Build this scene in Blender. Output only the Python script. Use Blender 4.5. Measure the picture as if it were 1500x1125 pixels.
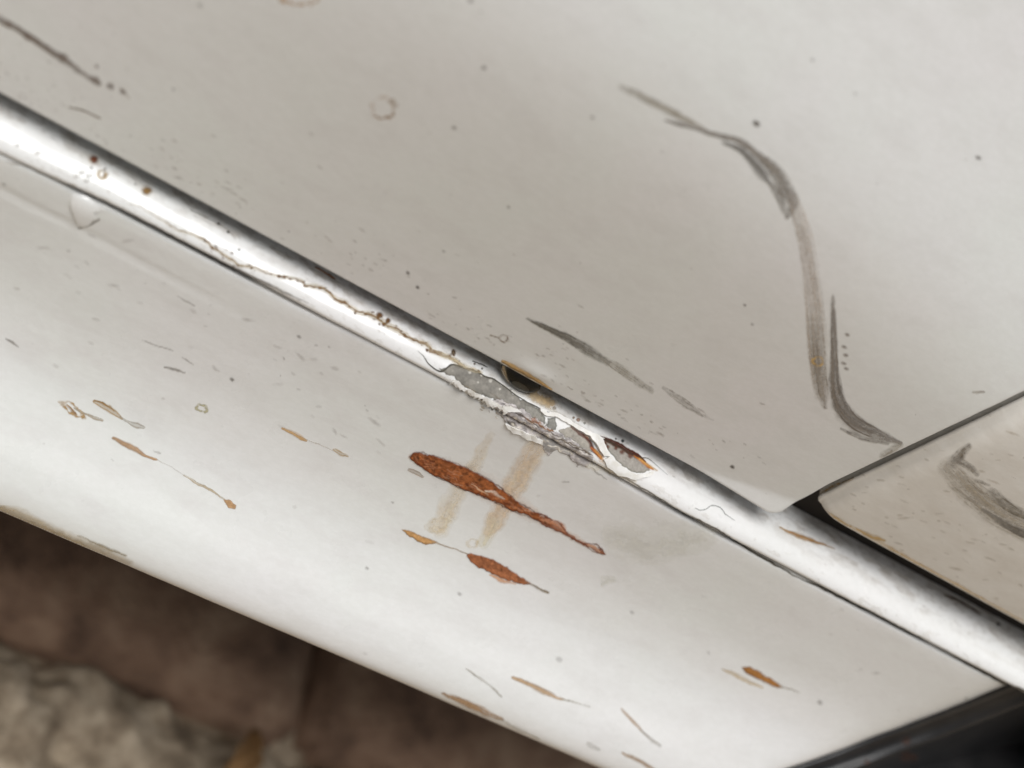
# Close-up of the rusting sill of a white car: rear door, quarter panel, sill, rocker, paving under the car.
import bpy, bmesh, math, random
import numpy as np
from mathutils import Vector, Matrix
from mathutils.bvhtree import BVHTree
from mathutils.geometry import delaunay_2d_cdt

for o in list(bpy.data.objects):
    bpy.data.objects.remove(o, do_unlink=True)
sc = bpy.context.scene
COL = sc.collection
random.seed(4)
RNG = np.random.RandomState(11)
mm = 0.001

# ------------------------------------------------------------------ camera
# world: X along the car towards its rear, Z up, the car's outside is -Y (w = -y is "outward")
F = 2145.0                       # focal length in pixels of a 1500 px wide frame
ex = np.array([.820, -.439, -.37]); ex /= np.linalg.norm(ex)
ez = np.array([.5716, .5597, .6]); ez -= ez.dot(ex) * ex; ez /= np.linalg.norm(ez)
ew = np.cross(ex, ez)
DIST = .357
_c0 = np.array([0, -(538 - 562.5) / F * DIST, -DIST])
CAM = np.array([-_c0 @ ex, -_c0 @ ew, -_c0 @ ez + .3])       # x, w, z
cam_d = bpy.data.cameras.new('camera'); cam = bpy.data.objects.new('camera', cam_d); COL.objects.link(cam)
# rows: world axes in camera frame; columns of the camera matrix: camera axes in world
R = Matrix(((ex[0], ex[1], ex[2]), (-ew[0], -ew[1], -ew[2]), (ez[0], ez[1], ez[2])))
cam.matrix_world = Matrix.Translation((CAM[0], -CAM[1], CAM[2])) @ R.to_4x4()
cam_d.sensor_width = 36; cam_d.lens = 36 * F / 1500
cam_d.clip_start = .01; cam_d.clip_end = 500
cam_d.dof.use_dof = True
cam_d.dof.focus_distance = .368
cam_d.dof.aperture_fstop = 7.5
sc.camera = cam

# ------------------------------------------------------------------ light: bright overcast day
SUN_EL, SUN_AZ = math.radians(75), math.radians(195)
w = bpy.data.worlds.new('World'); sc.world = w; w.use_nodes = True
nt = w.node_tree; nt.nodes.clear()
sky = nt.nodes.new('ShaderNodeTexSky'); sky.sky_type = 'NISHITA'; sky.sun_disc = False
sky.sun_elevation = SUN_EL; sky.sun_rotation = SUN_AZ; sky.dust_density = 3.0; sky.air_density = 1.0
hs = nt.nodes.new('ShaderNodeHueSaturation'); hs.inputs['Saturation'].default_value = .18
bg = nt.nodes.new('ShaderNodeBackground'); bg.inputs['Strength'].default_value = .056
wo = nt.nodes.new('ShaderNodeOutputWorld')
nt.links.new(sky.outputs[0], hs.inputs['Color']); nt.links.new(hs.outputs[0], bg.inputs['Color'])
nt.links.new(bg.outputs[0], wo.inputs['Surface'])
sd = bpy.data.lights.new('sun', 'SUN'); sd.energy = 3.0; sd.angle = math.radians(45); sd.color = (1, .992, .98)
so = bpy.data.objects.new('sun', sd); COL.objects.link(so)
# sun stands outside the car (towards -Y), high, a little to the front
sdir = Vector((math.sin(SUN_AZ) * math.cos(SUN_EL), math.cos(SUN_AZ) * math.cos(SUN_EL), math.sin(SUN_EL)))
so.rotation_euler = sdir.to_track_quat('Z', 'Y').to_euler()
so.location = (0, -2, 3)
vs = sc.view_settings
vs.view_transform = 'Standard'; vs.look = 'None'; vs.gamma = 1; vs.exposure = 0.0
sc.cycles.use_denoising = True
sc.cycles.max_bounces = 8; sc.cycles.transparent_max_bounces = 16

# ------------------------------------------------------------------ helpers
def ray(px, py):
    v = np.array([(px - 750) / F, -(py - 562.5) / F, -1.0])
    return np.array([v @ ex, v @ ew, v @ ez])

def project(P):                                     # (n,3) x,w,z -> px
    d = np.asarray(P) - CAM
    c = np.stack([d @ np.array([ex[i], ew[i], ez[i]]) for i in range(3)], -1)
    return np.stack([750 - F * c[..., 0] / c[..., 2], 562.5 + F * c[..., 1] / c[..., 2]], -1)

def hit_plane_w(px, py, w0=0.0):
    r = ray(px, py); t = (w0 - CAM[1]) / r[1]; return CAM + t * r

def lin(c):
    c = np.asarray(c, float) / 255
    return np.where(c <= .04045, c / 12.92, ((c + .055) / 1.055) ** 2.4)

_T = RNG.rand(256, 256)
def noise(x, y):
    x = np.asarray(x, float); y = np.asarray(y, float)
    xi = np.floor(x).astype(int); yi = np.floor(y).astype(int)
    fx = x - xi; fy = y - yi; fx = fx * fx * (3 - 2 * fx); fy = fy * fy * (3 - 2 * fy)
    a = _T[xi & 255, yi & 255]; b = _T[(xi + 1) & 255, yi & 255]
    c = _T[xi & 255, (yi + 1) & 255]; d = _T[(xi + 1) & 255, (yi + 1) & 255]
    return (a * (1 - fx) + b * fx) * (1 - fy) + (c * (1 - fx) + d * fx) * fy
def fbm(x, y, o=4):
    s = 0; a = .5; t = 0
    for i in range(o):
        s = s + a * noise(x * 2 ** i + 17.3 * i, y * 2 ** i + 5.1 * i); t += a; a *= .5
    return s / t

def sstep(a, b, x):
    t = np.clip((x - a) / (b - a), 0, 1); return t * t * (3 - 2 * t)
def softplus(q, h):
    return h * np.logaddexp(0, q / h)

def catmull(pts, n):
    P = np.asarray(pts, float)
    d = np.linalg.norm(np.diff(P[:, :2], axis=0), axis=1) ** .5
    t = np.concatenate([[0], np.cumsum(d)])
    m = np.zeros_like(P)
    for i in range(len(P)):
        if i == 0: m[i] = (P[1] - P[0]) / (t[1] - t[0])
        elif i == len(P) - 1: m[i] = (P[-1] - P[-2]) / (t[-1] - t[-2])
        else:
            a = (P[i] - P[i - 1]) / (t[i] - t[i - 1]); b = (P[i + 1] - P[i]) / (t[i + 1] - t[i])
            wa, wb = t[i + 1] - t[i], t[i] - t[i - 1]
            m[i] = (a * wa + b * wb) / (wa + wb)
    out = []
    for q in np.linspace(0, t[-1], n):
        i = min(np.searchsorted(t, q, 'right') - 1, len(P) - 2); h = t[i + 1] - t[i]; s = (q - t[i]) / h
        out.append((2 * s**3 - 3 * s**2 + 1) * P[i] + (s**3 - 2 * s**2 + s) * h * m[i] + (-2 * s**3 + 3 * s**2) * P[i + 1] + (s**3 - s**2) * h * m[i + 1])
    return np.array(out)

def mesh_from(verts, faces, name):
    me = bpy.data.meshes.new(name)
    verts = np.asarray(verts, np.float32); faces = np.asarray(faces, np.int32)
    k = faces.shape[1]
    me.vertices.add(len(verts)); me.vertices.foreach_set('co', verts.ravel())
    me.loops.add(faces.size); me.loops.foreach_set('vertex_index', faces.ravel())
    me.polygons.add(len(faces)); me.polygons.foreach_set('loop_start', np.arange(0, faces.size, k, dtype=np.int32))
    me.polygons.foreach_set('use_smooth', np.ones(len(faces), bool))
    me.update(calc_edges=True); me.validate()
    return me

def xwz(P):
    P = np.asarray(P, float); return np.stack([P[..., 0], -P[..., 1], P[..., 2]], -1)

def grid_faces(n, m):
    i = np.arange(n * m).reshape(n, m)
    return np.stack([i[:-1, :-1], i[1:, :-1], i[1:, 1:], i[:-1, 1:]], -1).reshape(-1, 4)

def link(me, name, mat, parent=None, kind=None):
    o = bpy.data.objects.new(name, me); COL.objects.link(o)
    if mat: me.materials.append(mat)
    if parent: o.parent = parent
    if kind: o['kind'] = kind
    return o

class Surf:                                        # keeps the polygons of a surface for ray casts
    def __init__(s, P, F4):
        V = xwz(P).reshape(-1, 3)
        s.bvh = BVHTree.FromPolygons(V.tolist(), F4.tolist())

# ------------------------------------------------------------------ materials
def N(nt, t, **kw):
    n = nt.nodes.new(t)
    for k, v in kw.items():
        if k.startswith('i_'): n.inputs[k[2:].replace('_', ' ')].default_value = v
        else: setattr(n, k, v)
    return n
def new_mat(name):
    m = bpy.data.materials.new(name); m.use_nodes = True
    t = m.node_tree; return m, t, t.nodes['Principled BSDF']
def ramp(t, src, stops):
    r = N(t, 'ShaderNodeValToRGB'); e = r.color_ramp.elements
    while len(e) < len(stops): e.new(.5)
    for k, (p, c) in enumerate(stops):
        e[k].position = p; e[k].color = (*c, 1)
    t.links.new(src, r.inputs['Fac']); return r.outputs['Color']
def texnoise(t, scale, detail=4, vec=None, rough=.55, stretch=None):
    tc = N(t, 'ShaderNodeTexCoord'); v = tc.outputs['Object']
    mp = N(t, 'ShaderNodeMapping'); t.links.new(v, mp.inputs['Vector'])
    if stretch:
        mp.inputs['Scale'].default_value = stretch
        mp.inputs['Rotation'].default_value = (0, vec or 0, 0)
    n = N(t, 'ShaderNodeTexNoise', i_Scale=scale, i_Detail=detail, i_Roughness=rough)
    t.links.new(mp.outputs[0], n.inputs['Vector']); return n.outputs['Fac']
def mixc(t, fac, a, b, mode='MIX'):
    m = N(t, 'ShaderNodeMix', data_type='RGBA', blend_type=mode)
    for s, v in ((0, fac), (6, a), (7, b)):
        if hasattr(v, 'is_output'): t.links.new(v, m.inputs[s])
        elif s == 0: m.inputs[0].default_value = v
        else: m.inputs[s].default_value = (*v, 1)
    return m.outputs[2]

def paint(name, c1, c2, grime, grime_lo, grime_hi, rough=.30, coat=.5):
    m, t, b = new_mat(name)
    base = ramp(t, texnoise(t, 14, 3), [(.35, c1), (.65, c2)])
    film = ramp(t, texnoise(t, 60, 8, .3, .62, (1, 1, 2.6)), [(grime_lo, (0, 0, 0)), (grime_hi, (1, 1, 1))])
    c = mixc(t, film, base, grime)
    fine = ramp(t, texnoise(t, 420, 5, .3, .7, (1, 1, 2.2)), [(.42, (.965, .965, .96)), (.62, (1, 1, 1))])
    c = mixc(t, 1.0, c, fine, 'MULTIPLY')
    t.links.new(c, b.inputs['Base Color'])
    rr = ramp(t, texnoise(t, 90, 6), [(.3, (rough * .8,) * 3), (.7, (rough * 1.35,) * 3)])
    t.links.new(rr, b.inputs['Roughness'])
    b.inputs['Coat Weight'].default_value = coat; b.inputs['Coat Roughness'].default_value = .12
    bp = N(t, 'ShaderNodeBump', i_Strength=.12, i_Distance=.0004)
    t.links.new(texnoise(t, 260, 4), bp.inputs['Height']); t.links.new(bp.outputs[0], b.inputs['Normal'])
    return m
M = {}
M['door'] = paint('door_paint', (.748, .738, .735), (.732, .748, .724), (.69, .687, .672), .48, .80, .34, .35)
M['quarter'] = paint('dusty_paint', (.715, .69, .645), (.735, .71, .66), (.63, .595, .54), .40, .75, .5, .12)
M['sill'] = paint('sill_paint', (.818, .81, .808), (.812, .82, .808), (.765, .755, .74), .52, .85, .22, .6)
M['rocker'] = paint('rocker_paint', (.744, .735, .733), (.734, .746, .724), (.683, .675, .662), .48, .80, .30, .45)

def attr_mat(name, rough, bump=0.0, bscale=900, spec=.3):
    m, t, b = new_mat(name)
    a = N(t, 'ShaderNodeAttribute', attribute_name='col'); al = N(t, 'ShaderNodeAttribute', attribute_name='a')
    nz = ramp(t, texnoise(t, 1500, 3), [(.3, (.82, .82, .82)), (.7, (1.12, 1.12, 1.12))])
    t.links.new(mixc(t, 1.0, a.outputs['Color'], nz, 'MULTIPLY'), b.inputs['Base Color'])
    t.links.new(al.outputs['Fac'], b.inputs['Alpha'])
    b.inputs['Roughness'].default_value = rough; b.inputs['Specular IOR Level'].default_value = spec
    if bump:
        bp = N(t, 'ShaderNodeBump', i_Strength=bump, i_Distance=.0003)
        t.links.new(texnoise(t, bscale, 6, rough=.7), bp.inputs['Height']); t.links.new(bp.outputs[0], b.inputs['Normal'])
    return m
M['scuff'] = attr_mat('scuff_rubber', .6)
M['stain'] = attr_mat('stain_film', .38, spec=.5)
M['rust'] = attr_mat('rust', .85, .9, 1400, .2)
M['primer'] = attr_mat('bare_primer', .5, .5, 900)

def flake_mat():
    m, t, b = new_mat('flaked_paint')
    c = ramp(t, texnoise(t, 500, 5), [(.35, (.70, .68, .63)), (.6, (.80, .79, .77))])
    t.links.new(c, b.inputs['Base Color']); b.inputs['Roughness'].default_value = .4
    return m
M['flake'] = flake_mat()
def plastic():
    m, t, b = new_mat('black_plastic')
    c = ramp(t, texnoise(t, 90, 6), [(.4, (.010, .010, .011)), (.75, (.026, .025, .025))])
    t.links.new(c, b.inputs['Base Color']); b.inputs['Roughness'].default_value = .42
    bp = N(t, 'ShaderNodeBump', i_Strength=.3, i_Distance=.0004)
    t.links.new(texnoise(t, 1200, 4), bp.inputs['Height']); t.links.new(bp.outputs[0], b.inputs['Normal'])
    return m
M['plastic'] = plastic()
def flat(name, c, r):
    m, t, b = new_mat(name)
    cc = ramp(t, texnoise(t, 40, 5), [(.35, tuple(v * .75 for v in c)), (.7, tuple(v * 1.2 for v in c))])
    t.links.new(cc, b.inputs['Base Color']); b.inputs['Roughness'].default_value = r; return m
M['under'] = flat('underbody_coating', (.02, .019, .018), .8)
M['jamb'] = flat('jamb_gap_shade', (.06, .055, .05), .7)  # white jamb paint made near-black, painting in the shade of the gap
M['splinter'] = flat('rusty_metal', (.07, .052, .04), .6)
M['rubber'] = flat('seal_shade_rubber', (.024, .018, .013), .8)  # brown-black, so the gap gets a warm shade tone

# ------------------------------------------------------------------ the setting: ground under and beside the car
def ground_mat():
    m, t, b = new_mat('gritty_concrete')
    c = ramp(t, texnoise(t, 55, 8, rough=.65), [(.30, (.12, .088, .058)), (.45, (.30, .235, .165)), (.60, (.52, .43, .32)), (.8, (.66, .56, .44))])
    t.links.new(c, b.inputs['Base Color']); b.inputs['Roughness'].default_value = .95
    return m
M['ground'] = ground_mat()
def brick_mat():
    m, t, b = new_mat('clay_brick')
    c = ramp(t, texnoise(t, 30, 7, rough=.6), [(.3, (.11, .064, .042)), (.5, (.33, .205, .135)), (.68, (.50, .345, .235))])
    t.links.new(c, b.inputs['Base Color']); b.inputs['Roughness'].default_value = .9
    bp = N(t, 'ShaderNodeBump', i_Strength=.8, i_Distance=.003)
    t.links.new(texnoise(t, 220, 6), bp.inputs['Height']); t.links.new(bp.outputs[0], b.inputs['Normal'])
    return m
M['brick'] = brick_mat()
far = mesh_from([(-40, -40, -.02), (40, -40, -.02), (40, 40, -.02), (-40, 40, -.02)], [(0, 1, 2, 3)], 'ground')
ground = link(far, 'ground', M['ground'], kind='structure')
# rough concrete beside the bricks: a real, uneven sheet
def concrete():
    xs = np.concatenate([np.linspace(-2.5, -.25, 24)[:-1], np.linspace(-.25, .45, 260), np.linspace(.45, 2.5, 22)[1:]])
    ws = np.concatenate([np.linspace(-.071, .12, 90), np.linspace(.12, 2.5, 40)[1:]])
    X, W = np.meshgrid(xs, ws, indexing='ij')
    Z = (fbm(X * 60, W * 60, 5) - .5) * .026 + (fbm(X * 14 + 9, W * 14, 3) - .5) * .014
    Wj = W + (fbm(X * 30 + 4, W * 0 + 2.2, 3) - .5) * .028 * np.exp(-(W + .071) / .02)
    Z = Z - .016 * np.exp(-(W + .071) / .005)
    P = np.stack([X, Wj, Z], -1); f = grid_faces(*X.shape)
    return mesh_from(xwz(P).reshape(-1, 3), f[:, ::-1], 'concrete_apron')
link(concrete(), 'concrete_apron', M['ground'], ground)
def brick_mesh():
    bm = bmesh.new(); bmesh.ops.create_cube(bm, size=1)
    for v in bm.verts: v.co = Vector((v.co.x * .192, v.co.y * .092, v.co.z * .05 - .025))
    bmesh.ops.bevel(bm, geom=[e for e in bm.edges], offset=.006, segments=2, affect='EDGES')
    bmesh.ops.subdivide_edges(bm, edges=[e for e in bm.edges if e.calc_length() > .05], cuts=3, use_grid_fill=True)
    for v in bm.verts:
        n = float(fbm(np.array(v.co.x * 40 + 3), np.array(v.co.y * 40 + v.co.z * 30), 3)) - .5
        v.co.z += n * .004; v.co.y += n * .003
    me = bpy.data.meshes.new('brick'); bm.to_mesh(me); bm.free()
    for p in me.polygons: p.use_smooth = True
    me.materials.append(M['brick']); return me
bme = brick_mesh()
for r in range(6):
    for k in range(-4, 6):
        o = bpy.data.objects.new('brick', bme); COL.objects.link(o); o.parent = ground
        x = .196 + k * .2 + (.1 if r % 2 else 0)
        wv = -.124 - r * .1
        o.location = (x + random.uniform(-.002, .002), -wv, random.uniform(-.003, .002))
        o.rotation_euler = (random.uniform(-.02, .02), random.uniform(-.01, .01), random.uniform(-.015, .015))

# ------------------------------------------------------------------ the car
car = bpy.data.objects.new('parked_car', None); COL.objects.link(car)
car['label'] = 'white car with scuffed rear door above a rusted, chipped sill'
car['category'] = 'car'
ZD = .300                                            # lower edge of the door

# door surface: tucks in towards its lower edge, turns over a soft body line near the top
def w_panel(x, z):
    x = np.asarray(x, float); z = np.asarray(z, float)
    zc = .385 - .18 * softplus(x - .012, .018)
    q = z - zc
    wv = (.08 - .17 * sstep(-.02, -.16, x)) * (z - ZD) - .62 * softplus(q, .0115) + .34 * softplus(q - .12, .04)
    wv += .00022 * (fbm(x * 22 + 3, z * 22, 2) - .5)
    return wv
_a = hit_plane_w(1035, 690); _b = hit_plane_w(1172, 733)
_bl = hit_plane_w(775, 540)
def w_door(x, z):
    wv = w_panel(x, z)
    dx, dz = _b[0] - _a[0], _b[2] - _a[2]; L = math.hypot(dx, dz)
    below = -((z - _a[2]) * dx - (x - _a[0]) * dz) / L
    lim = sstep(_a[0] - .012, _a[0] + .004, x)
    wv = wv + .33 * softplus(below, .0004) * lim
    wv = wv + .0007 * np.exp(-(((x - _bl[0] - .002) / .006) ** 2 + ((z - ZD - .0025) / .0024) ** 2))
    return wv
s0 = hit_plane_w(1130, 742); s1 = hit_plane_w(1500, 565, .0)
for _ in range(12): s1 = hit_plane_w(1500, 565, float(w_panel(s1[0], s1[2])))
def hit_panel(px, py):
    h = hit_plane_w(px, py)
    for _ in range(25): h = .5 * h + .5 * hit_plane_w(px, py, float(w_panel(h[0], h[2])))
    return h
_seam = np.array([hit_panel(x, 742 - (x - 1130) * .478) for x in (1130, 1180, 1230, 1280, 1330, 1380, 1430, 1480, 1530, 1580)])
SLOPE = (s1[0] - s0[0]) / (s1[2] - s0[2])
def rounded_edge(z, z0, x0, slope, r, side):
    """x of a leaning edge through (x0, z0) whose foot is rounded; side=+1 right edge, -1 left edge"""
    z = np.asarray(z, float)
    straight = x0 + slope * (z - z0)
    off = np.interp(z, _seam[:, 2], _seam[:, 0]) + slope * np.clip(z - _seam[-1, 2], 0, None) - (s0[0] + slope * (z - ZD))
    straight = straight + off * sstep(.306, .318, z)
    L = math.hypot(1, slope)
    # circle tangent to z = z0 and to the leaning line
    cz = z0 + r; cx = x0 + slope * r - side * r * L
    tz = cz - side * r * slope / L * 1.0
    arc = cx + side * np.sqrt(np.clip(r * r - (cz - z) ** 2, 0, None))
    return np.where(z < tz, arc, straight)

def panel(name, xe_l, xe_r, zb, wfun, cols, rows, hem_sides, mat):
    """sheet with hemmed edges: rows v above zb, columns s between the two edges"""
    V, S = np.meshgrid(rows, cols, indexing='ij')
    xl = xe_l(zb + V); xr = xe_r(zb + V)
    X = xl + (xr - xl) * S; Z = zb + V
    P = np.stack([X, wfun(X, Z), Z], -1)
    f = grid_faces(*X.shape)
    verts = [P.reshape(-1, 3)]; faces = [f[:, ::-1]]
    n, m = X.shape
    loop = []
    if 'r' in hem_sides: loop += [(i, m - 1) for i in range(n - 1, 0, -1)]
    loop += [(0, j) for j in range(m - 1, -1, -1)]
    if 'l' in hem_sides: loop += [(i, 0) for i in range(1, n)]
    E = np.array([P[i, j] for i, j in loop])
    keep = [0]
    T = np.gradient(E[:, [0, 2]], axis=0); T /= np.linalg.norm(T, axis=1)[:, None] + 1e-12
    O = np.stack([-T[:, 1], T[:, 0]], -1)                   # outward, loop runs clockwise
    for _ in range(3):
        O[1:-1] = (O[:-2] + O[1:-1] * 2 + O[2:]) / 4
    O /= np.linalg.norm(O, axis=1)[:, None]
    ring = [E]; r = .0009
    for th in (20, 40, 60, 80, 100, 125, 150):
        a = math.radians(th)
        ring.append(np.stack([E[:, 0] + O[:, 0] * r * math.sin(a), E[:, 1] - r * (1 - math.cos(a)), E[:, 2] + O[:, 1] * r * math.sin(a)], -1))
    for back, inn in ((.003, .0002), (.0085, -.0002), (.0096, -.0012), (.010, -.004), (.018, -.008), (.024, -.03)):
        ring.append(np.stack([E[:, 0] + O[:, 0] * inn, E[:, 1] - back, E[:, 2] + O[:, 1] * inn], -1))
    idx0 = np.array([i * m + j for i, j in loop]); base = n * m
    prev = idx0
    for k in range(1, len(ring)):
        verts.append(ring[k]); cur = base + np.arange(len(E)); base += len(E)
        faces.append(np.stack([prev[:-1], prev[1:], cur[1:], cur[:-1]], -1)); prev = cur
    VV = np.concatenate(verts); FF = np.concatenate(faces)
    o = link(mesh_from(xwz(VV), FF, name), name, mat, car)
    return o, Surf(VV, FF)

rows = np.concatenate([np.linspace(0, .004, 22)[:-1], np.linspace(.004, .03, 30)[:-1], np.linspace(.03, .17, 70)[:-1], np.linspace(.17, .5, 20)])
cols = np.concatenate([np.linspace(0, .70, 14)[:-1], np.linspace(.70, 1, 260)])
door, S_door = panel('rear_door', lambda z: np.full_like(z, -.75), lambda z: rounded_edge(z, ZD, s0[0] + .0012, SLOPE, .0032, 1),
                     ZD, w_door, cols, rows, 'r', M['door'])
ZQ = .3065
def w_quarter(x, z):
    d = np.clip(x - xq(z), 0, None)
    return w_panel(x, z) - .0006 - .0006 * np.exp(-(z - ZQ) / .004) - .0036 * np.exp(-d / .0020)
def xq(z): return rounded_edge(z, ZQ, s0[0] + SLOPE * (ZQ - ZD) + .0100, SLOPE, .0014, -1)
cols_q = np.concatenate([np.linspace(0, .2, 130)[:-1], np.linspace(.2, 1, 40)])
quarter, S_quarter = panel('quarter_panel', xq, lambda z: np.full_like(z, .62), ZQ, w_quarter, cols_q, rows, 'l', M['quarter'])

# sill ledge and rocker: swept profiles, (w, z) in mm from the door edge
SILL = [(-26, 20), (-25.5, 4), (-24.5, -3.8), (-22, -5.5), (-15, -5.6), (-9, -5.5), (-4.5, -5.6), (-.5, -6.2), (2.6, -7.15), (4.6, -8.25), (5.7, -9.5), (6.1, -10.5), (5.7, -11.3), (3.5, -11.7), (0, -11.8)]
ROCK = [(-4, -12.0), (2, -12.0), (4.8, -12.0), (5.6, -12.5), (6.0, -14.2), (6.5, -20), (7.6, -33), (9.9, -47), (14.8, -60), (21.8, -70), (28.2, -77.0), (32.2, -83.5), (33, -88), (30.5, -92), (25, -94.5), (10, -96), (-60, -97)]
xs = np.concatenate([np.linspace(-.75, -.16, 16)[:-1], np.linspace(-.16, .24, 460)])
def pxx(px, w0=.006, z0=.289):                      # world x of the fold line under pixel column px
    q = np.linspace(-.3, .4, 1401); p = project(np.stack([q, np.full_like(q, w0), np.full_like(q, z0)], -1))
    return float(np.interp(px, p[:, 0], q))
GAPX = [pxx(p) for p in (-40, 60, 110, 300, 430, 520, 640, 880, 930, 1100, 1160, 1200, 1500)]
GAPV = [.15, .15, .7, 1.0, .7, .10, .10, .15, .5, .75, .4, .75, .8]
def sweep(prof, n, fn):
    c = catmull(prof, n) * mm
    X = np.repeat(xs[:, None], n, 1); W = np.repeat(c[None, :, 0], len(xs), 0).copy(); Z = np.repeat(c[None, :, 1], len(xs), 0) + ZD
    W, Z = fn(X, W, Z, np.linspace(0, 1, n))
    return np.stack([X, W, Z], -1)
FX = [pxx(p) for p in (-60, 60, 150, 300, 476, 620, 800, 1000, 1500)]
FV = [-.4, -1.0, -1.75, -1.9, -1.6, -1.75, -1.3, -.1, .05]
def fold_shift(X, k):
    d = np.interp(X, FX, FV) * mm * k
    return .85 * d, -.75 * d
def sill_fn(X, W, Z, u):
    a, b = fold_shift(X, sstep(-.007, .004, W)); W = W + a; Z = Z + b
    n = (fbm(X * 45, W * 90 + 4, 3) - .5) * .0008
    return W + n * .5, Z + n
def rock_fn(X, W, Z, u):
    a, b = fold_shift(X, 1 - sstep(.012, .055, ZD - Z)); W = W + a; Z = Z + b
    g = np.interp(X, GAPX, GAPV) * mm
    k = np.exp(-np.clip(ZD - .0121 - Z, 0, 1) / .0022)
    Z = Z - g * k
    n = (fbm(X * 30 + 8, Z * 30, 3) - .5) * .0004
    # faint second crease below the fold at the front
    cx = sstep(-.05, -.10, X); zc = ZD - .0195 - .02 * np.clip(X + .13, -1, .1)
    n = n - .00035 * cx * np.exp(-((Z - zc) / .0007) ** 2)
    return W + n, Z
P_sill = sweep(SILL, 96, sill_fn)
P_rock = sweep(ROCK, 150, rock_fn)
# both end at the wheel arch, along the line where the black trim starts
END = np.array([(1700, 925), (1500, 1012), (1390, 1056), (1300, 1091), (1200, 1128), (1000, 1195), (600, 1300)], float)
def end_x(P):
    """for every profile line the x at which it meets the trim"""
    p = project(P); out = []
    for j in range(P.shape[1]):
        yb = np.interp(p[:, j, 0], END[::-1, 0], END[::-1, 1])
        d = p[:, j, 1] - yb; k = np.where(d > 0)[0]
        k = k[k > 15]
        out.append(P[k[0], j, 0] if len(k) else P[-1, j, 0])
    out = np.array(out)
    for _ in range(6): out[1:-1] = (out[:-2] + 2 * out[1:-1] + out[2:]) / 4
    return out
XE = end_x(P_rock)
front = P_rock.shape[1]
# beyond the visible face keep the end from running away under the car
vis = np.argmax(P_rock[300, :, 1]); XE[vis + 12:] = XE[vis + 12]; XE[:8] = XE[8]
def trim_end(P, xe):
    a = P[:, :, 0]; lo, hi = -.16, .24
    t = np.clip((a - lo) / (hi - lo), None, 1)
    a2 = np.where(a < lo, a, lo + t * (xe[None, :] - lo)); return a2
P_rock = sweep(ROCK, 150, lambda X, W, Z, u: (W, Z))
P_rock[:, :, 0] = trim_end(P_rock, XE)
W2, Z2 = rock_fn(P_rock[:, :, 0], P_rock[:, :, 1], P_rock[:, :, 2], None); P_rock[:, :, 1] = W2; P_rock[:, :, 2] = Z2
# the rocker rolls in just before the trim
dE = XE[None, :] - P_rock[:, :, 0]
P_rock[:, :, 1] -= .0045 * np.exp(-dE / .0055)
f_s = grid_faces(*P_sill.shape[:2]); f_r = grid_faces(*P_rock.shape[:2])
sill = link(mesh_from(xwz(P_sill).reshape(-1, 3), f_s[:, ::-1], 'sill'), 'sill', M['sill'], car)
rocker = link(mesh_from(xwz(P_rock).reshape(-1, 3), f_r[:, ::-1], 'rocker_panel'), 'rocker_panel', M['rocker'], car)
S_sill = Surf(P_sill.reshape(-1, 3), f_s); S_rock = Surf(P_rock.reshape(-1, 3), f_r)

# black wheel arch trim behind the rocker
def arch_trim():
    e = P_rock[-1]; n = len(e)
    sec = [(-.004, -.006), (.0006, -.0055), (.0012, -.0012), (.002, -.0002), (.004, -.0004), (.007, -.0012), (.0095, -.0010), (.0108, .0004), (.0122, .0004), (.0136, -.0012), (.017, -.004), (.03, -.010), (.08, -.030), (.16, -.06)]
    sec = catmull(np.array(sec), 50)
    T = np.gradient(e[:, 1:], axis=0); T /= np.linalg.norm(T, axis=1)[:, None]
    Nn = np.stack([-T[:, 1], T[:, 0]], -1)
    P = np.zeros((len(sec), n, 3))
    for k, (dx, dn) in enumerate(sec):
        P[k, :, 0] = XE + dx; P[k, :, 1] = e[:, 1] + Nn[:, 0] * dn; P[k, :, 2] = e[:, 2] + Nn[:, 1] * dn
    f = grid_faces(*P.shape[:2])
    return P, f
P_tr, f_tr = arch_trim()
trim = link(mesh_from(xwz(P_tr).reshape(-1, 3), f_tr[:, ::-1], 'wheel_arch_trim'), 'wheel_arch_trim', M['plastic'], car)
trim['label'] = 'black plastic wheel arch trim at the end of the rocker'
S_trim = Surf(P_tr.reshape(-1, 3), f_tr)

def box(name, x0, x1, w0, w1, z0, z1, mat):
    bm = bmesh.new(); bmesh.ops.create_cube(bm, size=1)
    for v in bm.verts:
        v.co = Vector(((x0 + x1) / 2 + v.co.x * (x1 - x0), -(w0 + w1) / 2 + v.co.y * (w1 - w0), (z0 + z1) / 2 + v.co.z * (z1 - z0)))
    bmesh.ops.bevel(bm, geom=list(bm.edges), offset=.002, segments=2, affect='EDGES')
    me = bpy.data.meshes.new(name); bm.to_mesh(me); bm.free(); return link(me, name, mat, car)
box('underbody', -.75, .62, -1.5, -.03, .212, .225, M['under'])
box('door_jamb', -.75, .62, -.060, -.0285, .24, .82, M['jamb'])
box('gap_shade_seal', -.75, .60, -.0225, -.0118, .2925, .3140, M['rubber'])  # seal run on past the door, added to darken the gap
#DECALS
# ------------------------------------------------------------------ wear: marks laid onto the panels they sit on
REF = dict(door=(172, 166, 158), rocker=(204, 198, 190), band=(224, 219, 211), sill=(240, 236, 230), quarter=(165, 157, 145), shade=(150, 145, 138))
def alb(c, ref):                                    # colour seen in daylight -> surface colour
    a = .76 * lin(c) / lin(REF[ref]).mean()
    return np.clip(a * min(1, .80 / a.max()), .004, .85)

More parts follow.
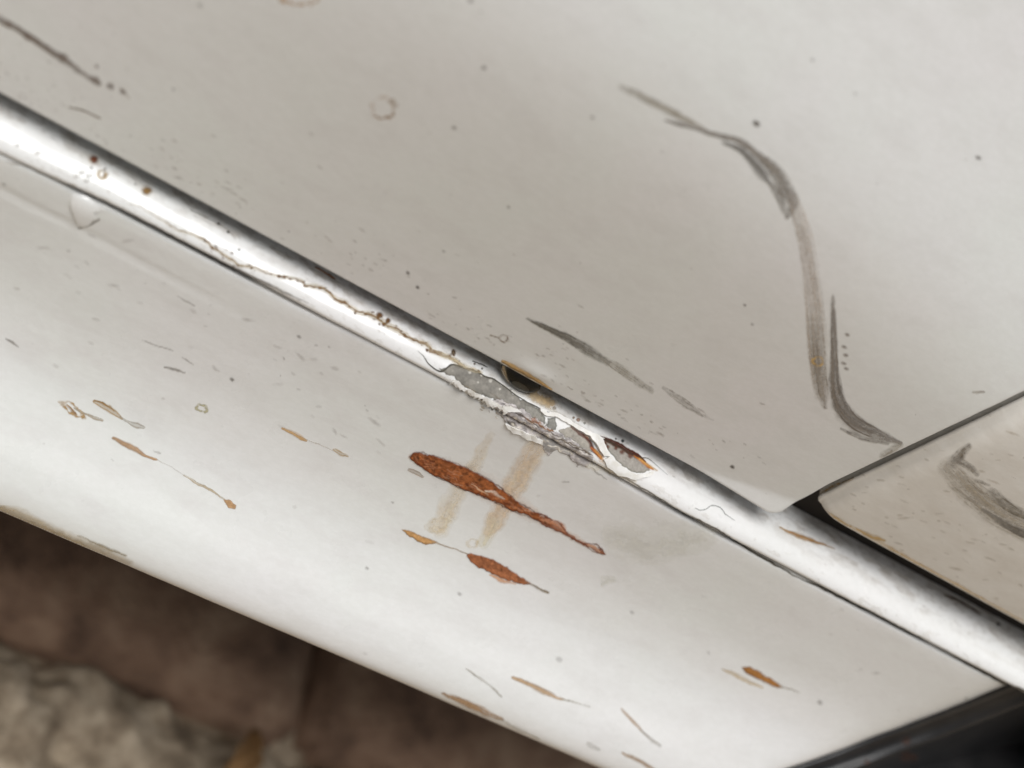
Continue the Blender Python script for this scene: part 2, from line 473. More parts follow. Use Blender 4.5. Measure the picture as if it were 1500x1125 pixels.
class Patch:
    """a small piece of film, rust or dirt: painted on a grid of sight lines, then laid on the surface"""
    def __init__(s, x0, y0, x1, y1, step=1.2, ref='door'):
        s.xs = np.arange(x0, x1 + step, step); s.ys = np.arange(y0, y1 + step, step)
        s.X, s.Y = np.meshgrid(s.xs, s.ys, indexing='ij'); s.step = step; s.ref = ref
        s.col = np.zeros(s.X.shape + (3,)); s.a = np.zeros_like(s.X); s.h = np.zeros_like(s.X)
    def win(s, x0, y0, x1, y1):
        i0 = max(int((x0 - s.xs[0]) / s.step), 0); i1 = min(int((x1 - s.xs[0]) / s.step) + 2, len(s.xs))
        j0 = max(int((y0 - s.ys[0]) / s.step), 0); j1 = min(int((y1 - s.ys[0]) / s.step) + 2, len(s.ys))
        return slice(i0, max(i1, i0)), slice(j0, max(j1, j0))
    def over(s, w, m, c, h=0.0):
        m = np.clip(m, 0, 1); a = s.a[w]; an = m + a * (1 - m)
        c = np.asarray(c, float)
        s.col[w] = np.where(an[..., None] > 1e-5, (c * m[..., None] + s.col[w] * (a * (1 - m))[..., None]) / np.maximum(an, 1e-5)[..., None], c)
        s.a[w] = an; s.h[w] = np.maximum(s.h[w], h * m)
    def stroke(s, pts, wd, c, op=.8, soft=.5, streak=.6, sfreq=6., rough=1.5, seed=0, h=0.0, smooth=True, var=.25, outline=False, clip=False, nw=9., brk=0.0):
        """line of varying width; streak = grain along its length"""
        P = np.asarray(pts, float)
        n = len(P)
        wd = np.full(n, wd, float) if np.isscalar(wd) else np.asarray(wd, float)
        op = np.full(n, op, float) if np.isscalar(op) else np.asarray(op, float)
        Q = np.concatenate([P, wd[:, None], op[:, None]], 1)
        if smooth and n > 2: Q = catmull(Q, n * 6)
        wm = Q[:, 2].max() + 4
        w = s.win(Q[:, 0].min() - wm, Q[:, 1].min() - wm, Q[:, 0].max() + wm, Q[:, 1].max() + wm)
        X = s.X[w]; Y = s.Y[w]
        if X.size == 0: return
        X = X + (fbm(X / nw + seed, Y / nw, 3) - .5) * rough * 2; Y = Y + (fbm(X / nw + 31 + seed, Y / nw, 3) - .5) * rough * 2
        best = np.full(X.shape, 1e9); V = np.zeros_like(X); T = np.zeros_like(X); Wd = np.ones_like(X); Op = np.zeros_like(X)
        acc = 0
        for i in range(len(Q) - 1):
            a, b = Q[i], Q[i + 1]; d = b[:2] - a[:2]; L = math.hypot(*d) + 1e-9; d = d / L
            t = np.clip((X - a[0]) * d[0] + (Y - a[1]) * d[1], 0, L)
            rx = X - a[0] - d[0] * t; ry = Y - a[1] - d[1] * t
            dist = np.hypot(rx, ry); wl = a[2] + (b[2] - a[2]) * t / L
            k = dist / np.maximum(wl, .1) < best
            sd_ = np.where(-d[1] * rx + d[0] * ry > 0, 1, -1)
            best = np.where(k, dist / np.maximum(wl, .1), best); V = np.where(k, dist * sd_, V); T = np.where(k, acc + t, T)
            Wd = np.where(k, wl, Wd); Op = np.where(k, a[3] + (b[3] - a[3]) * t / L, Op)
            acc += L
        r = 2 * best
        m = 1 - sstep(1 - soft, 1 + soft * .3, r)
        if outline: m = m * (.35 + .65 * sstep(.25, .75, r))
        g = fbm(V / 1.5 * (6 / sfreq) + 50 + seed * 7.7, T / 38. + seed, 3)
        m = m * Op * (1 - streak + streak * sstep(.36, .60, g))
        if brk: m = m * (1 - brk * (1 - sstep(.38, .56, fbm(s.X[w] / 5. + seed * 3, s.Y[w] / 4. + 3, 3))))
        if clip: m = m * sstep(.6, .95, s.a[w])
        cc = alb(c, s.ref)[None, None, :] * (1 + var * (fbm(V / 3 + seed, T / 30 + 9, 3) - .5) * 2)[..., None]
        s.over(w, m, np.clip(cc, .004, .85), h)
    def bundle(s, pts, wd, c, op=.8, n=14, seed=0, film=.35, fine=(1.0, 2.4)):
        """dragged rubber: a thin film and many broken strands that run along the path"""
        P = np.asarray(pts, float); k = len(P)
        wd = np.full(k, wd, float) if np.isscalar(wd) else np.asarray(wd, float)
        op = np.full(k, op, float) if np.isscalar(op) else np.asarray(op, float)
        if film: s.stroke(pts, wd, np.asarray(c) * .5 + 62, op * min(film * 1.45, .9), soft=.9, streak=.3, seed=seed, rough=2.2, var=.1, brk=.35)
        Q = catmull(np.concatenate([P, wd[:, None], op[:, None]], 1), 40) if k > 2 else np.array([np.append(P[0], (wd[0], op[0])) * (1 - t) + np.append(P[-1], (wd[-1], op[-1])) * t for t in np.linspace(0, 1, 40)])
        T = np.gradient(Q[:, :2], axis=0); T /= np.linalg.norm(T, axis=1)[:, None] + 1e-9; Nn = np.stack([-T[:, 1], T[:, 0]], -1)
        r = np.random.RandomState(seed + 100)
        for q in range(n):
            v = r.uniform(-.46, .46); L = int(r.uniform(5, 26)); i0 = r.randint(0, max(40 - L, 1)); sl = slice(i0, i0 + L, 2)
            dv = v + np.linspace(0, r.normal(0, .07), len(Q[sl]))
            path = Q[sl, :2] + Nn[sl] * (dv * Q[sl, 2])[:, None]
            if len(path) < 3: continue
            m = len(path); taper = np.sin(np.linspace(.25, math.pi - .15, m)) ** .6
            cc = np.asarray(c) * r.uniform(.68, 1.12)
            s.stroke(path, np.maximum(r.uniform(*fine) * taper, .7), cc, Q[sl, 3] * taper * r.uniform(.2, .75), soft=1., streak=.25, rough=.9, seed=seed + q, smooth=False, var=.1, brk=.75)
    def poly(s, pts, c, op=1., soft=1.2, rough=1.6, seed=0, h=0.0, var=.25, vs=7., rim=None, rimw=4., rimop=.8, holes=0.0):
        P = np.asarray(pts, float)
        w = s.win(P[:, 0].min() - 6, P[:, 1].min() - 6, P[:, 0].max() + 6, P[:, 1].max() + 6)
        X0 = s.X[w]; Y0 = s.Y[w]
        X = X0 + (fbm(X0 / 6 + seed, Y0 / 6, 4) - .5) * rough * 2.6; Y = Y0 + (fbm(X0 / 6 + 31 + seed, Y0 / 6, 4) - .5) * rough * 2.6
        ins = np.zeros(X.shape, bool); D = np.full(X.shape, 1e9)
        for i in range(len(P)):
            a, b = P[i], P[(i + 1) % len(P)]
            c1 = (a[1] > Y) != (b[1] > Y)
            ins ^= c1 & (X < (b[0] - a[0]) * (Y - a[1]) / (b[1] - a[1] + 1e-12) + a[0])
            d = b - a; t = np.clip(((X - a[0]) * d[0] + (Y - a[1]) * d[1]) / (d @ d + 1e-9), 0, 1)
            D = np.minimum(D, np.hypot(X - a[0] - d[0] * t, Y - a[1] - d[1] * t))
        sdv = np.where(ins, D, -D)
        m = sstep(-soft, soft, sdv) * op
        if holes: m = m * (1 - holes * sstep(.6, .68, fbm(X0 / 10 + seed, Y0 / 7, 3)))
        cc = alb(c, s.ref)[None, None, :] * (1 + var * (fbm(X0 / vs + seed, Y0 / vs, 4) - .5) * 2.5)[..., None]
        if rim is not None:
            k = (1 - sstep(0, rimw, sdv)) * rimop
            cc = cc * (1 - k[..., None]) + alb(rim, s.ref)[None, None, :] * k[..., None]
        s.over(w, m, np.clip(cc, .004, .85), h)
        return sdv
    def dot(s, x, y, r, c, op=.9, soft=.6, seed=0, h=0.0, e=1.0, ang=0.0):
        w = s.win(x - r * 3 * e, y - r * 3 * e, x + r * 3 * e, y + r * 3 * e)
        X = s.X[w] - x; Y = s.Y[w] - y
        if X.size == 0: return
        ca, sa = math.cos(ang), math.sin(ang)
        d = np.hypot((X * ca + Y * sa) / e, -X * sa + Y * ca) / r
        d = d + (fbm(X / 4 + seed, Y / 4 + seed, 2) - .5) * .5
        s.over(w, op * (1 - sstep(1 - soft, 1 + soft * .4, d)), alb(c, s.ref), h)
    def ring(s, x, y, rx, ry, c, op=.7, th=.3, ang=0., seed=0, a0=0, a1=360):
        w = s.win(x - rx * 2, y - rx * 2, x + rx * 2, y + rx * 2); X = s.X[w] - x; Y = s.Y[w] - y
        ca, sa = math.cos(ang), math.sin(ang)
        u = (X * ca + Y * sa) / rx; v = (-X * sa + Y * ca) / ry
        d = np.hypot(u, v) + (fbm(X / 5 + seed, Y / 5, 2) - .5) * .75
        m = (1 - sstep(0, th, np.abs(d - 1))) * (.45 + .55 * sstep(.35, .6, fbm(X / 6 + seed * 3, Y / 6 + 4, 2)))
        an = np.degrees(np.arctan2(v, u)) % 360
        s.over(w, m * op * ((an >= a0) & (an <= a1)), alb(c, s.ref))
    def build(s, name, surfs, parent, mat, off=.00006, label=None, kind=None, amin=.035, rel=.0):
        need = s.a > amin
        # keep a one-cell border so that the edge fades out
        g = need.copy(); g[1:] |= need[:-1]; g[:-1] |= need[1:]; g[:, 1:] |= need[:, :-1]; g[:, :-1] |= need[:, 1:]
        for _ in range(3):                              # carry the colour out past the fading edge
            wt = np.clip(s.a, 1e-6, None) * (s.a > .004); wt = wt + 1e-9 * (s.col.sum(-1) > 0)
            num = np.zeros_like(s.col); den = np.zeros_like(s.a)
            for di in (-1, 0, 1):
                for dj in (-1, 0, 1):
                    r_ = np.roll(np.roll(wt, di, 0), dj, 1); num += np.roll(np.roll(s.col, di, 0), dj, 1) * r_[..., None]; den += r_
            fill = (s.a <= .004) & (den > 0)
            s.col[fill] = num[fill] / den[fill][:, None]
        idx = np.full(s.X.shape, -1); V = []; A = []; C = []
        cx, cw, cz = CAM; org = Vector((cx, -cw, cz)); k = 0
        for i, j in np.argwhere(g):
            r = ray(s.X[i, j], s.Y[i, j]); d = Vector((r[0], -r[1], r[2])).normalized()
            best = None
            for S in surfs:
                loc, nor, _, dist = S.bvh.ray_cast(org, d)
                if loc is not None and (best is None or dist < best[2]): best = (loc, nor, dist)
            if best is None: continue
            n = best[1] if best[1].dot(d) < 0 else -best[1]
            p = best[0] + n * (off + s.h[i, j])
            idx[i, j] = k; k += 1; V.append(p[:]); A.append(s.a[i, j]); C.append((*s.col[i, j], 1.0))
        V = np.array(V); f = np.stack([idx[:-1, :-1], idx[:-1, 1:], idx[1:, 1:], idx[1:, :-1]], -1).reshape(-1, 4)
        f = f[(f >= 0).all(1)]
        if len(f) == 0: return None
        e = np.linalg.norm(V[f[:, 0]] - V[f[:, 2]], axis=1); f = f[e < max(.004, s.step * .0012)]
        me = mesh_from(V, f, name)
        # (validate may drop nothing here: quads are unique)
        ca = me.attributes.new('col', 'FLOAT_COLOR', 'POINT'); ca.data.foreach_set('color', np.array(C, np.float32).ravel())
        aa = me.attributes.new('a', 'FLOAT', 'POINT'); aa.data.foreach_set('value', np.array(A, np.float32))
        o = link(me, name, mat, parent, kind)
        if label: o['label'] = label
        return o

def streak_along(p, q, n):
    return [(p[0] + (q[0] - p[0]) * t, p[1] + (q[1] - p[1]) * t) for t in np.linspace(0, 1, n)]

D = [S_door]; RK = [S_rock]; SL = [S_sill]; SR = [S_sill, S_rock]; Q = [S_quarter]
DK = (88, 80, 70); BR = (128, 115, 98)

# --- door: long curved scuff
p = Patch(890, 110, 1340, 680, 1.0)
p.bundle([(910, 127), (950, 146), (990, 167), (1035, 190)], [12, 15, 14, 7], (128, 119, 102), [.5, .8, .85, .5], 22, 1, .55)
p.bundle([(975, 176), (1015, 187), (1055, 199), (1085, 207), (1112, 228), (1140, 255)], [5, 8, 9, 10, 10, 6], (98, 89, 79), .9, 26, 3, .6)
p.bundle([(1058, 209), (1082, 217), (1102, 236), (1118, 256), (1128, 270)], [4, 9, 14, 16, 6], (76, 72, 66), .95, 30, 4, .65)
p.bundle([(1100, 220), (1130, 244), (1150, 274), (1160, 300), (1153, 318)], [8, 18, 24, 21, 7], (92, 84, 74), .9, 40, 5, .55)
p.bundle([(1128, 268), (1140, 285), (1151, 316)], [10, 14, 7], (88, 80, 70), .85, 16, 6, .5)
p.bundle([(1160, 285), (1178, 345), (1188, 400), (1195, 460), (1199, 520), (1204, 580)], [16, 26, 27, 29, 28, 20], (152, 138, 124), [.5, .5, .42, .45, .6, .6], 60, 7, .5, (1.4, 4.0))
p.bundle([(1192, 470), (1197, 520), (1202, 565), (1209, 597)], [22, 25, 22, 7], (112, 101, 86), [.35, .75, .95, .9], 42, 8, .45, (1.2, 3.2))
p.bundle([(1220, 432), (1221, 480), (1222, 530), (1223, 570), (1232, 598), (1252, 620), (1284, 637), (1320, 649)], [5, 9, 12, 19, 26, 27, 20, 5], (98, 90, 81), [.7, .75, .8, .85, .9, .9, .9, .95], 80, 9, .55, (1.2, 3.0))
p.bundle([(1226, 540), (1236, 588), (1250, 612), (1280, 630), (1318, 648)], [6, 9, 10, 10, 4], (76, 69, 62), .8, 20, 10, .3)
p.bundle([(1232, 627), (1258, 640), (1300, 650)], [4, 8, 5], (92, 84, 74), .85, 10, 11, .4)
p.bundle([(1295, 668), (1318, 652)], [16, 10], (128, 118, 100), .6, 12, 13, .6)
for i, (x, y) in enumerate([(1241, 490), (1237, 508), (1239, 520), (1236, 532), (1240, 540)]):
    p.dot(x, y, 2.6, (100, 92, 84), .6, .9, seed=i, e=1.7, ang=.4)
p.ring(1198, 529, 8, 6, (150, 122, 70), .8, .4, seed=3)
p.build('scuff_mark', D, door, M['scuff'], label='long curved grey rubber scuff on the door')

# --- door: straight scuff above the drop
p = Patch(755, 455, 1050, 625, 1.1)
p.bundle([(772, 466), (800, 480), (835, 497), (865, 515), (890, 531)], [4, 8, 13, 17, 9], (84, 80, 70), [.95, .95, .95, .9, .8], 46, 21, .6)
p.bundle([(885, 526), (915, 545), (955, 573)], [10, 14, 9], (138, 132, 118), .7, 22, 23, .5)
p.bundle([(972, 568), (1000, 588), (1028, 608)], [6, 12, 5], (108, 101, 90), .7, 18, 24, .35)
p.bundle([(1000, 595), (1045, 614)], [5, 4], (120, 112, 100), .5, 8, 25, .2)
p.build('scuff_mark', D, door, M['scuff'], label='short straight dark scuff above the door edge')

# --- door: scuff at the far upper corner of the view
p = Patch(-40, 0, 260, 180, 1.6)
p.bundle([(-40, 5), (0, 28), (25, 42), (50, 58), (92, 86), (120, 106), (145, 122)], [10, 11, 10, 9, 10, 9, 8], (98, 87, 78), .85, 34, 31, .6, (1.5, 4))
for x, y, r in [(12, 36, 6), (40, 54, 6), (93, 85, 8), (140, 118, 7), (162, 126, 6), (180, 134, 5), (142, 97, 3)]:
    p.dot(x, y, r * .9, (88, 76, 68), .6, 1.0, seed=x, e=1.3, ang=.5)
p.stroke([(176, 128), (190, 145)], [3, 2], (130, 118, 106), .6, seed=33)
p.stroke([(100, 157), (125, 163), (147, 173)], [2, 4, 3], (110, 102, 94), .7, seed=34)
p.build('scuff_mark', D, door, M['scuff'], label='dark beaded scuff low on the door')

# --- door: dirt specks and small marks (uncountable)
p = Patch(-30, -20, 1520, 745, 1.7)
for x, y, r, o in [(1108, 181, 6, .95), (709, 99, 4, .75), (1433, 231, 5, .6), (1190, 88, 4, .35), (1253, 137, 4, .3), (665, 187, 4, .6), (868, 172, 3.5, .5), (745, 303, 3, .6), (1073, 684, 4, .9), (293, 8, 3.5, .5), (254, 131, 3, .5), (1091, 447, 3, .6), (1102, 475, 3, .4), (970, 222, 3, .3), (650, 368, 3, .5), (598, 400, 3.5, .7), (612, 421, 3.5, .7), (690, 0, 5, .6), (705, 17, 3, .4)]:
    p.dot(x, y, r * .72, (66, 60, 52), o * .9, .9, seed=x, e=1.35, ang=.5)
p.ring(561, 158, 17, 15, (150, 130, 112), .28, .3, seed=2)
p.ring(561, 158, 17, 15, (118, 94, 68), .8, .22, seed=5, a0=20, a1=135)
p.ring(561, 158, 18, 15, (130, 118, 106), .5, .25, seed=8, a0=300, a1=360)
p.ring(738, 496, 6, 5, (120, 108, 96), .7, .35, seed=7)
p.ring(440, -6, 28, 12, (150, 122, 92), .7, .25, seed=9)
p.stroke([(718, 490), (730, 494)], 3, (120, 110, 98), .7, seed=41)
p.stroke([(1425, 574), (1441, 575)], 4, (120, 112, 104), .6, seed=42)
def door_edge_y(x): return 135 + .5365 * x
for i in range(520):
    x = RNG.uniform(-20, 1130); d = RNG.gamma(1.4, 28) + 6
    y = door_edge_y(x) - d
    if y < -10 or fbm(np.array(x / 60.), np.array(d / 30. + 7), 2) < RNG.uniform(.3, .62): continue
    p.dot(x, y, RNG.uniform(.8, 1.7), (122, 112, 105), RNG.uniform(.08, .36), .9, seed=i, e=RNG.uniform(1.3, 5.0), ang=.42 + RNG.normal(0, .12))
for i in range(70):
    x = RNG.uniform(0, 1500); y = RNG.uniform(0, 700)
    if y > door_edge_y(x) - 8: continue
    p.dot(x, y, RNG.uniform(1.0, 2.0), (125, 117, 108), RNG.uniform(.1, .35), .9, seed=i, e=1.5, ang=.4)
p.build('dirt_specks', D, door, M['scuff'], kind='stuff', amin=.05, off=.00004)

# --- door edge: rust-tinted blister above the drop
p = Patch(725, 515, 830, 590, .9, 'shade')
p.stroke([(736, 529), (752, 537), (775, 550), (798, 564), (808, 570)], [5, 8, 8, 6, 3], (158, 128, 76), [.9, .9, .85, .9, .8], soft=.8, streak=.25, rough=1, seed=51)
p.stroke([(735, 530), (750, 538), (775, 552), (802, 567)], [2.5, 2.5, 2.5, 2.5], (74, 54, 26), .8, soft=.6, streak=.2, seed=52)
p.build('rust_stain', D, door, M['stain'], label='tan rust rim on the lower door edge')

# --- quarter panel: smear and dirt
p = Patch(1370, 640, 1560, 830, 1.3, 'quarter')
p.bundle([(1388, 685), (1412, 712), (1450, 745), (1500, 772), (1560, 798)], [30, 40, 44, 42, 36], (128, 118, 101), [.6, .65, .6, .55, .45], 70, 61, .6, (1.4, 4))
p.bundle([(1396, 676), (1408, 664), (1419, 654)], [20, 16, 10], (84, 76, 64), .9, 22, 62, .6, (1.5, 4))
p.bundle([(1400, 672), (1420, 684), (1433, 695)], [10, 11, 7], (86, 78, 66), .9, 16, 63, .5)
p.bundle([(1430, 703), (1448, 711)], [6, 5], (96, 88, 76), .8, 8, 64, .4)
p.bundle([(1452, 720), (1475, 740), (1500, 754), (1550, 774)], [16, 18, 14, 12], (80, 73, 60), .9, 34, 65, .5, (1.2, 3.2))
p.bundle([(1441, 746), (1470, 766), (1500, 781), (1560, 804)], [5, 11, 14, 12], (58, 53, 44), .95, 30, 66, .7)
p.bundle([(1458, 763), (1480, 775), (1510, 790)], [5, 7, 7], (66, 60, 50), .9, 12, 67, .5)
p.bundle([(1396, 712), (1415, 728), (1433, 739)], [5, 7, 6], (112, 104, 90), .7, 10, 68, .3)
p.build('scuff_mark', Q, quarter, M['scuff'], label='dark rubbed smear on the dusty quarter panel')
p = Patch(1170, 560, 1540, 930, 1.7, 'quarter')
for i in range(150):
    x = RNG.uniform(1190, 1520); y = RNG.uniform(590, 920)
    p.dot(x, y, RNG.uniform(1.0, 2.2), (122, 111, 95), RNG.uniform(.08, .3), .9, seed=i, e=RNG.uniform(1.5, 6), ang=.3 + RNG.normal(0, .15))
p.stroke([(1188, 737), (1240, 768), (1320, 812), (1400, 856), (1500, 910)], [7, 6, 7, 6, 5], (150, 128, 88), [.9, .7, .5, .5, .4], soft=.9, streak=.6, seed=71)
p.stroke([(1255, 775), (1280, 786), (1297, 792)], [3, 8, 4], (136, 112, 66), .75, soft=.8, streak=.5, seed=72)
p.stroke([(1186, 733), (1210, 718), (1250, 700)], [7, 5, 4], (156, 128, 84), .6, soft=.9, seed=73)
p.build('dirt_specks', Q, quarter, M['scuff'], kind='stuff', amin=.05, off=.00004)

# --- sill: rust crack, dots, stains
p = Patch(150, 285, 705, 550, .9, 'sill')
crack = [(188, 298), (206, 306), (236, 321), (262, 337), (280, 343), (300, 351), (312, 364), (332, 377), (350, 386), (368, 392), (388, 399), (410, 407), (432, 409), (442, 412), (448, 418), (470, 421), (480, 427), (492, 438), (508, 445), (524, 454), (540, 459), (552, 466), (566, 477), (580, 484), (592, 489), (604, 497), (622, 505), (634, 513), (650, 518), (664, 526), (684, 538), (700, 545)]
cr = [(x + RNG.normal(0, 1.2), y + RNG.normal(0, 1.4)) for x, y in crack]
wv = np.interp(np.arange(len(cr)), [0, 5, 12, 20, 31], [1.5, 2.5, 3.2, 4, 4.5])
p.stroke(cr, wv * 2.2, (206, 188, 152), np.interp(np.arange(len(cr)), [0, 6, 31], [.25, .5, .6]), soft=1, streak=.5, rough=2, seed=81, smooth=False)
p.stroke(cr, wv * .75, (122, 88, 52), np.interp(np.arange(len(cr)), [0, 6, 31], [.35, .8, .9]), soft=.7, streak=.5, sfreq=3, rough=3.6, seed=82, smooth=False, nw=5.)
for k in range(70):
    i = RNG.randint(5, len(cr)); x, y = cr[i]
    p.dot(x + RNG.normal(0, 5), y + RNG.normal(0, 2.5), RNG.uniform(.9, 2.2), (106, 74, 42), RNG.uniform(.4, .9), .6, seed=k, e=1.4, ang=.5)
for x, y, r in [(556, 462, 5), (568, 470, 4), (562, 475, 3.5), (664, 516, 4)]:
    p.dot(x, y, r, (112, 76, 38), .85, .6, seed=x)
p.stroke([(278, 306), (296, 316), (320, 328), (335, 338), (345, 350)], [1.5, 2.5, 3, 2.5, 1.5], (150, 142, 124), .6, soft=.8, seed=83)
for x, y in [(320, 328), (334, 340), (350, 366), (300, 352)]:
    p.dot(x, y, 2.2, (70, 64, 56), .8, .6, seed=x)
p.stroke([(462, 391), (475, 399), (490, 409)], [3, 5, 3], (196, 146, 108), .7, soft=.9, streak=.3, seed=84)
p.stroke([(465, 393), (488, 408)], [1.5, 1.5], (140, 88, 58), .7, seed=85)
p.build('rust_crack', SL, sill, M['rust'], label='fine jagged rusty crack along the white sill')
for i, (x, y, r, c, lab) in enumerate([(137, 234, 5.5, (112, 62, 44), 'red-brown rust dot nearest the door'), (150, 256, 6.5, (176, 148, 96), 'pale rust-edged pit in the sill paint'), (215, 280, 5.5, (138, 106, 62), 'brown rust dot on the sill')]):
    p = Patch(x - 14, y - 12, x + 14, y + 12, .8, 'sill')
    if i == 1:
        p.ring(x, y, r, r * .8, c, .9, .5, seed=4); p.dot(x + 2, y + 1, 2.5, (140, 104, 60), .7, .6)
    else:
        p.dot(x, y, r * 1.5, (214, 196, 168), .5, 1.0, seed=2); p.dot(x, y, r, c, .95, .5, seed=i, h=.00025, e=1.25, ang=.4)
    p.build('rust_dot', SL, sill, M['rust'], label=lab)
p = Patch(-20, 150, 260, 330, 1.3, 'sill')
for x, y, r in [(134, 246, 2), (154, 248, 2), (198, 270, 1.6)]:
    p.dot(x, y, r, (84, 72, 64), .8, .6, seed=x)
p.build('dirt_specks', SL, sill, M['scuff'], kind='stuff')
p = Patch(1130, 765, 1235, 812, 1., 'sill')
p.stroke([(1143, 773), (1162, 782), (1178, 788), (1198, 795), (1222, 804)], [3, 8, 9, 5, 2], (190, 150, 96), [.8, .85, .9, .85, .6], soft=.8, streak=.4, seed=86)
p.stroke([(1150, 777), (1175, 786), (1205, 798)], [1.5, 3, 1.5], (150, 106, 56), .7, seed=87)
p.build('rust_streak', SL, sill, M['rust'], label='orange rust streak on the sill behind the door corner')
p = Patch(1370, 860, 1480, 930, 1.1, 'sill')
p.stroke([(1385, 872), (1410, 884), (1435, 900)], [6, 9, 4], (112, 82, 44), .7, soft=.9, seed=88)
p.dot(1462, 914, 3, (70, 62, 48), .8)
p.build('rust_streak', SL, sill, M['rust'], label='dull rust streak under the quarter panel')
p = Patch(1000, 725, 1080, 775, 1., 'sill')
p.stroke([(1018, 745), (1030, 747), (1042, 741), (1054, 743), (1062, 753), (1076, 762)], [1.8, 2, 1.6, 1.6, 1.6, 1.2], (150, 154, 150), .8, soft=.7, streak=.3, seed=89)
p.stroke([(985, 708), (1005, 716)], [2, 2], (170, 172, 168), .5, seed=90)
p.build('hairline_crack', SL, sill, M['scuff'], label='curly hairline crack in the sill paint')

p = Patch(-20, 130, 1510, 985, 2.0, 'sill')
e = p.Y - (135 + .5365 * p.X)
bandw = np.where(p.X < 1130, 1 - sstep(18, 46, e), 1 - sstep(0, 60, e)) * (e > -20)  # dirt blotches; this band also browns the shade under the door edge
blot = sstep(.47, .66, fbm(p.X / 26 + 3, (p.Y - .53 * p.X) / 9, 5)) * .5 + sstep(.56, .62, fbm(p.X / 7, (p.Y - .53 * p.X) / 4 + 9, 3)) * .35
p.over((slice(None), slice(None)), bandw * blot * .38, np.broadcast_to(alb((176, 158, 136), 'sill'), p.col.shape))
e2 = p.Y - (222 + .5345 * p.X)
fl = sstep(.60, .68, fbm(p.X / 9 + 40, (p.Y - .53 * p.X) / 5, 4)) * .14 * (1 - sstep(0, 26, np.abs(e2 + 14)))
p.over((slice(None), slice(None)), fl, np.broadcast_to(alb((206, 196, 180), 'sill'), p.col.shape))
for k in range(50):
    x = RNG.uniform(0, 1490); y = 150 + .5355 * x + RNG.uniform(12, 70)
    p.dot(x, y, RNG.uniform(.9, 1.8), (168, 154, 136), RNG.uniform(.12, .4), .9, seed=k, e=RNG.uniform(1, 2.5), ang=.5)
p.build('dirt_shade_film', SL, sill, M['stain'], kind='stuff', amin=.03, off=.00003)

# --- dark line painted where sill and rocker meet; front run stands in for shade
p = Patch(-20, 215, 480, 470, 1.2, 'rocker')
p.stroke([(10, 236), (40, 245), (80, 262), (110, 273)], [2, 3, 3, 4], (140, 128, 112), .55, soft=.8, streak=.7, rough=3, seed=91)
p.stroke([(100, 270), (150, 294), (200, 319), (260, 351), (330, 387), (400, 420), (452, 444)], [3, 4.5, 6, 6.5, 6.5, 5, 2], (120, 116, 112), [.6, .75, .8, .85, .85, .7, .3], soft=.9, streak=.2, seed=92)
p.build('seam_line', SR, rocker, M['scuff'], label='grey line painted as shade in the seam under the sill')
p = Patch(880, 675, 1520, 1030, 1.2, 'rocker')
seam = [(895, 690), (925, 706), (960, 727), (1005, 753), (1050, 776), (1090, 802), (1130, 824), (1170, 847), (1200, 858), (1240, 880), (1275, 895), (1300, 910), (1340, 931), (1372, 946), (1400, 963), (1440, 984), (1475, 1001), (1505, 1014)]
p.stroke([(x + RNG.normal(0, .8), y + RNG.normal(0, .8)) for x, y in seam], [2, 2.5, 2.5, 3, 3.2, 3.5, 3.8, 2, 3.5, 4, 4.5, 4.5, 4.5, 1.5, 4.2, 4.5, 5, 5], (74, 68, 56), [.4, .6, .7, .8, .85, .9, .9, .7, .9, .9, .9, .9, .8, .4, .9, .9, .95, .95], soft=.6, streak=.15, rough=1.4, seed=93)  # thin dark line following the seam
p.build('seam_line', SR, rocker, M['scuff'], label='thin black line in the seam towards the wheel arch')

# --- chipped place: bare primer, rust, lifted paint
p = Patch(600, 500, 985, 720, .8, 'sill')
# pale rust bloom round the damage, upper lip of the break
p.stroke([(700, 548), (740, 568), (790, 590), (830, 615), (860, 632)], 7, (214, 206, 188), .35, soft=1, seed=101)
p.poly([(645, 541), (662, 534), (676, 539), (690, 541), (712, 552), (724, 556), (746, 571), (762, 584), (774, 590), (792, 601), (797, 615), (790, 622), (778, 612), (752, 600), (738, 592), (716, 582), (700, 575), (690, 571), (680, 566), (672, 560), (664, 552), (652, 549)],
       (142, 138, 130), .97, soft=.8, rough=3.0, seed=102, var=.3, vs=10, rim=(108, 104, 94), rimw=3)
p.stroke([(718, 574), (735, 588), (752, 596), (772, 606)], [2, 5, 5, 3], (110, 96, 78), .7, seed=103)
for x, y, r in [(688, 546, 2.2), (705, 550, 2.), (718, 558, 3), (732, 570, 2), (700, 560, 1.5)]:
    p.dot(x, y, r, (214, 210, 200), .8, .6, seed=x)
p.poly([(768, 593), (778, 594), (790, 602), (798, 612), (800, 619), (796, 622), (782, 614), (770, 606)], (150, 147, 139), .95, rough=1.8, seed=104, var=.12, rim=(110, 110, 100), rimw=3)
p.poly([(803, 613), (812, 612), (815, 620), (813, 630), (806, 631), (800, 625)], (146, 144, 138), .95, rough=1.6, seed=105, var=.12, rim=(112, 112, 104), rimw=3)
# first rusted hole
p.poly([(818, 632), (836, 624), (848, 632), (860, 642), (866, 652), (872, 664), (862, 660), (845, 652), (830, 643)], (170, 164, 154), .95, rough=1.8, seed=106, var=.15)
p.stroke([(837, 626), (846, 633), (857, 640), (864, 650), (870, 660), (876, 668)], [2.5, 5, 6, 6, 6, 4], (86, 36, 14), .95, soft=.7, streak=.2, seed=107)
p.stroke([(836, 624), (850, 630), (862, 642)], [2, 2.5, 2], (176, 110, 40), .7, soft=.9, seed=108)
p.stroke([(866, 656), (874, 664), (880, 670)], [4, 6, 7], (196, 104, 30), .9, soft=.9, streak=.2, seed=109)
p.stroke([(872, 660), (880, 668), (884, 675)], [6, 9, 5], (220, 168, 92), .6, soft=1, seed=110)
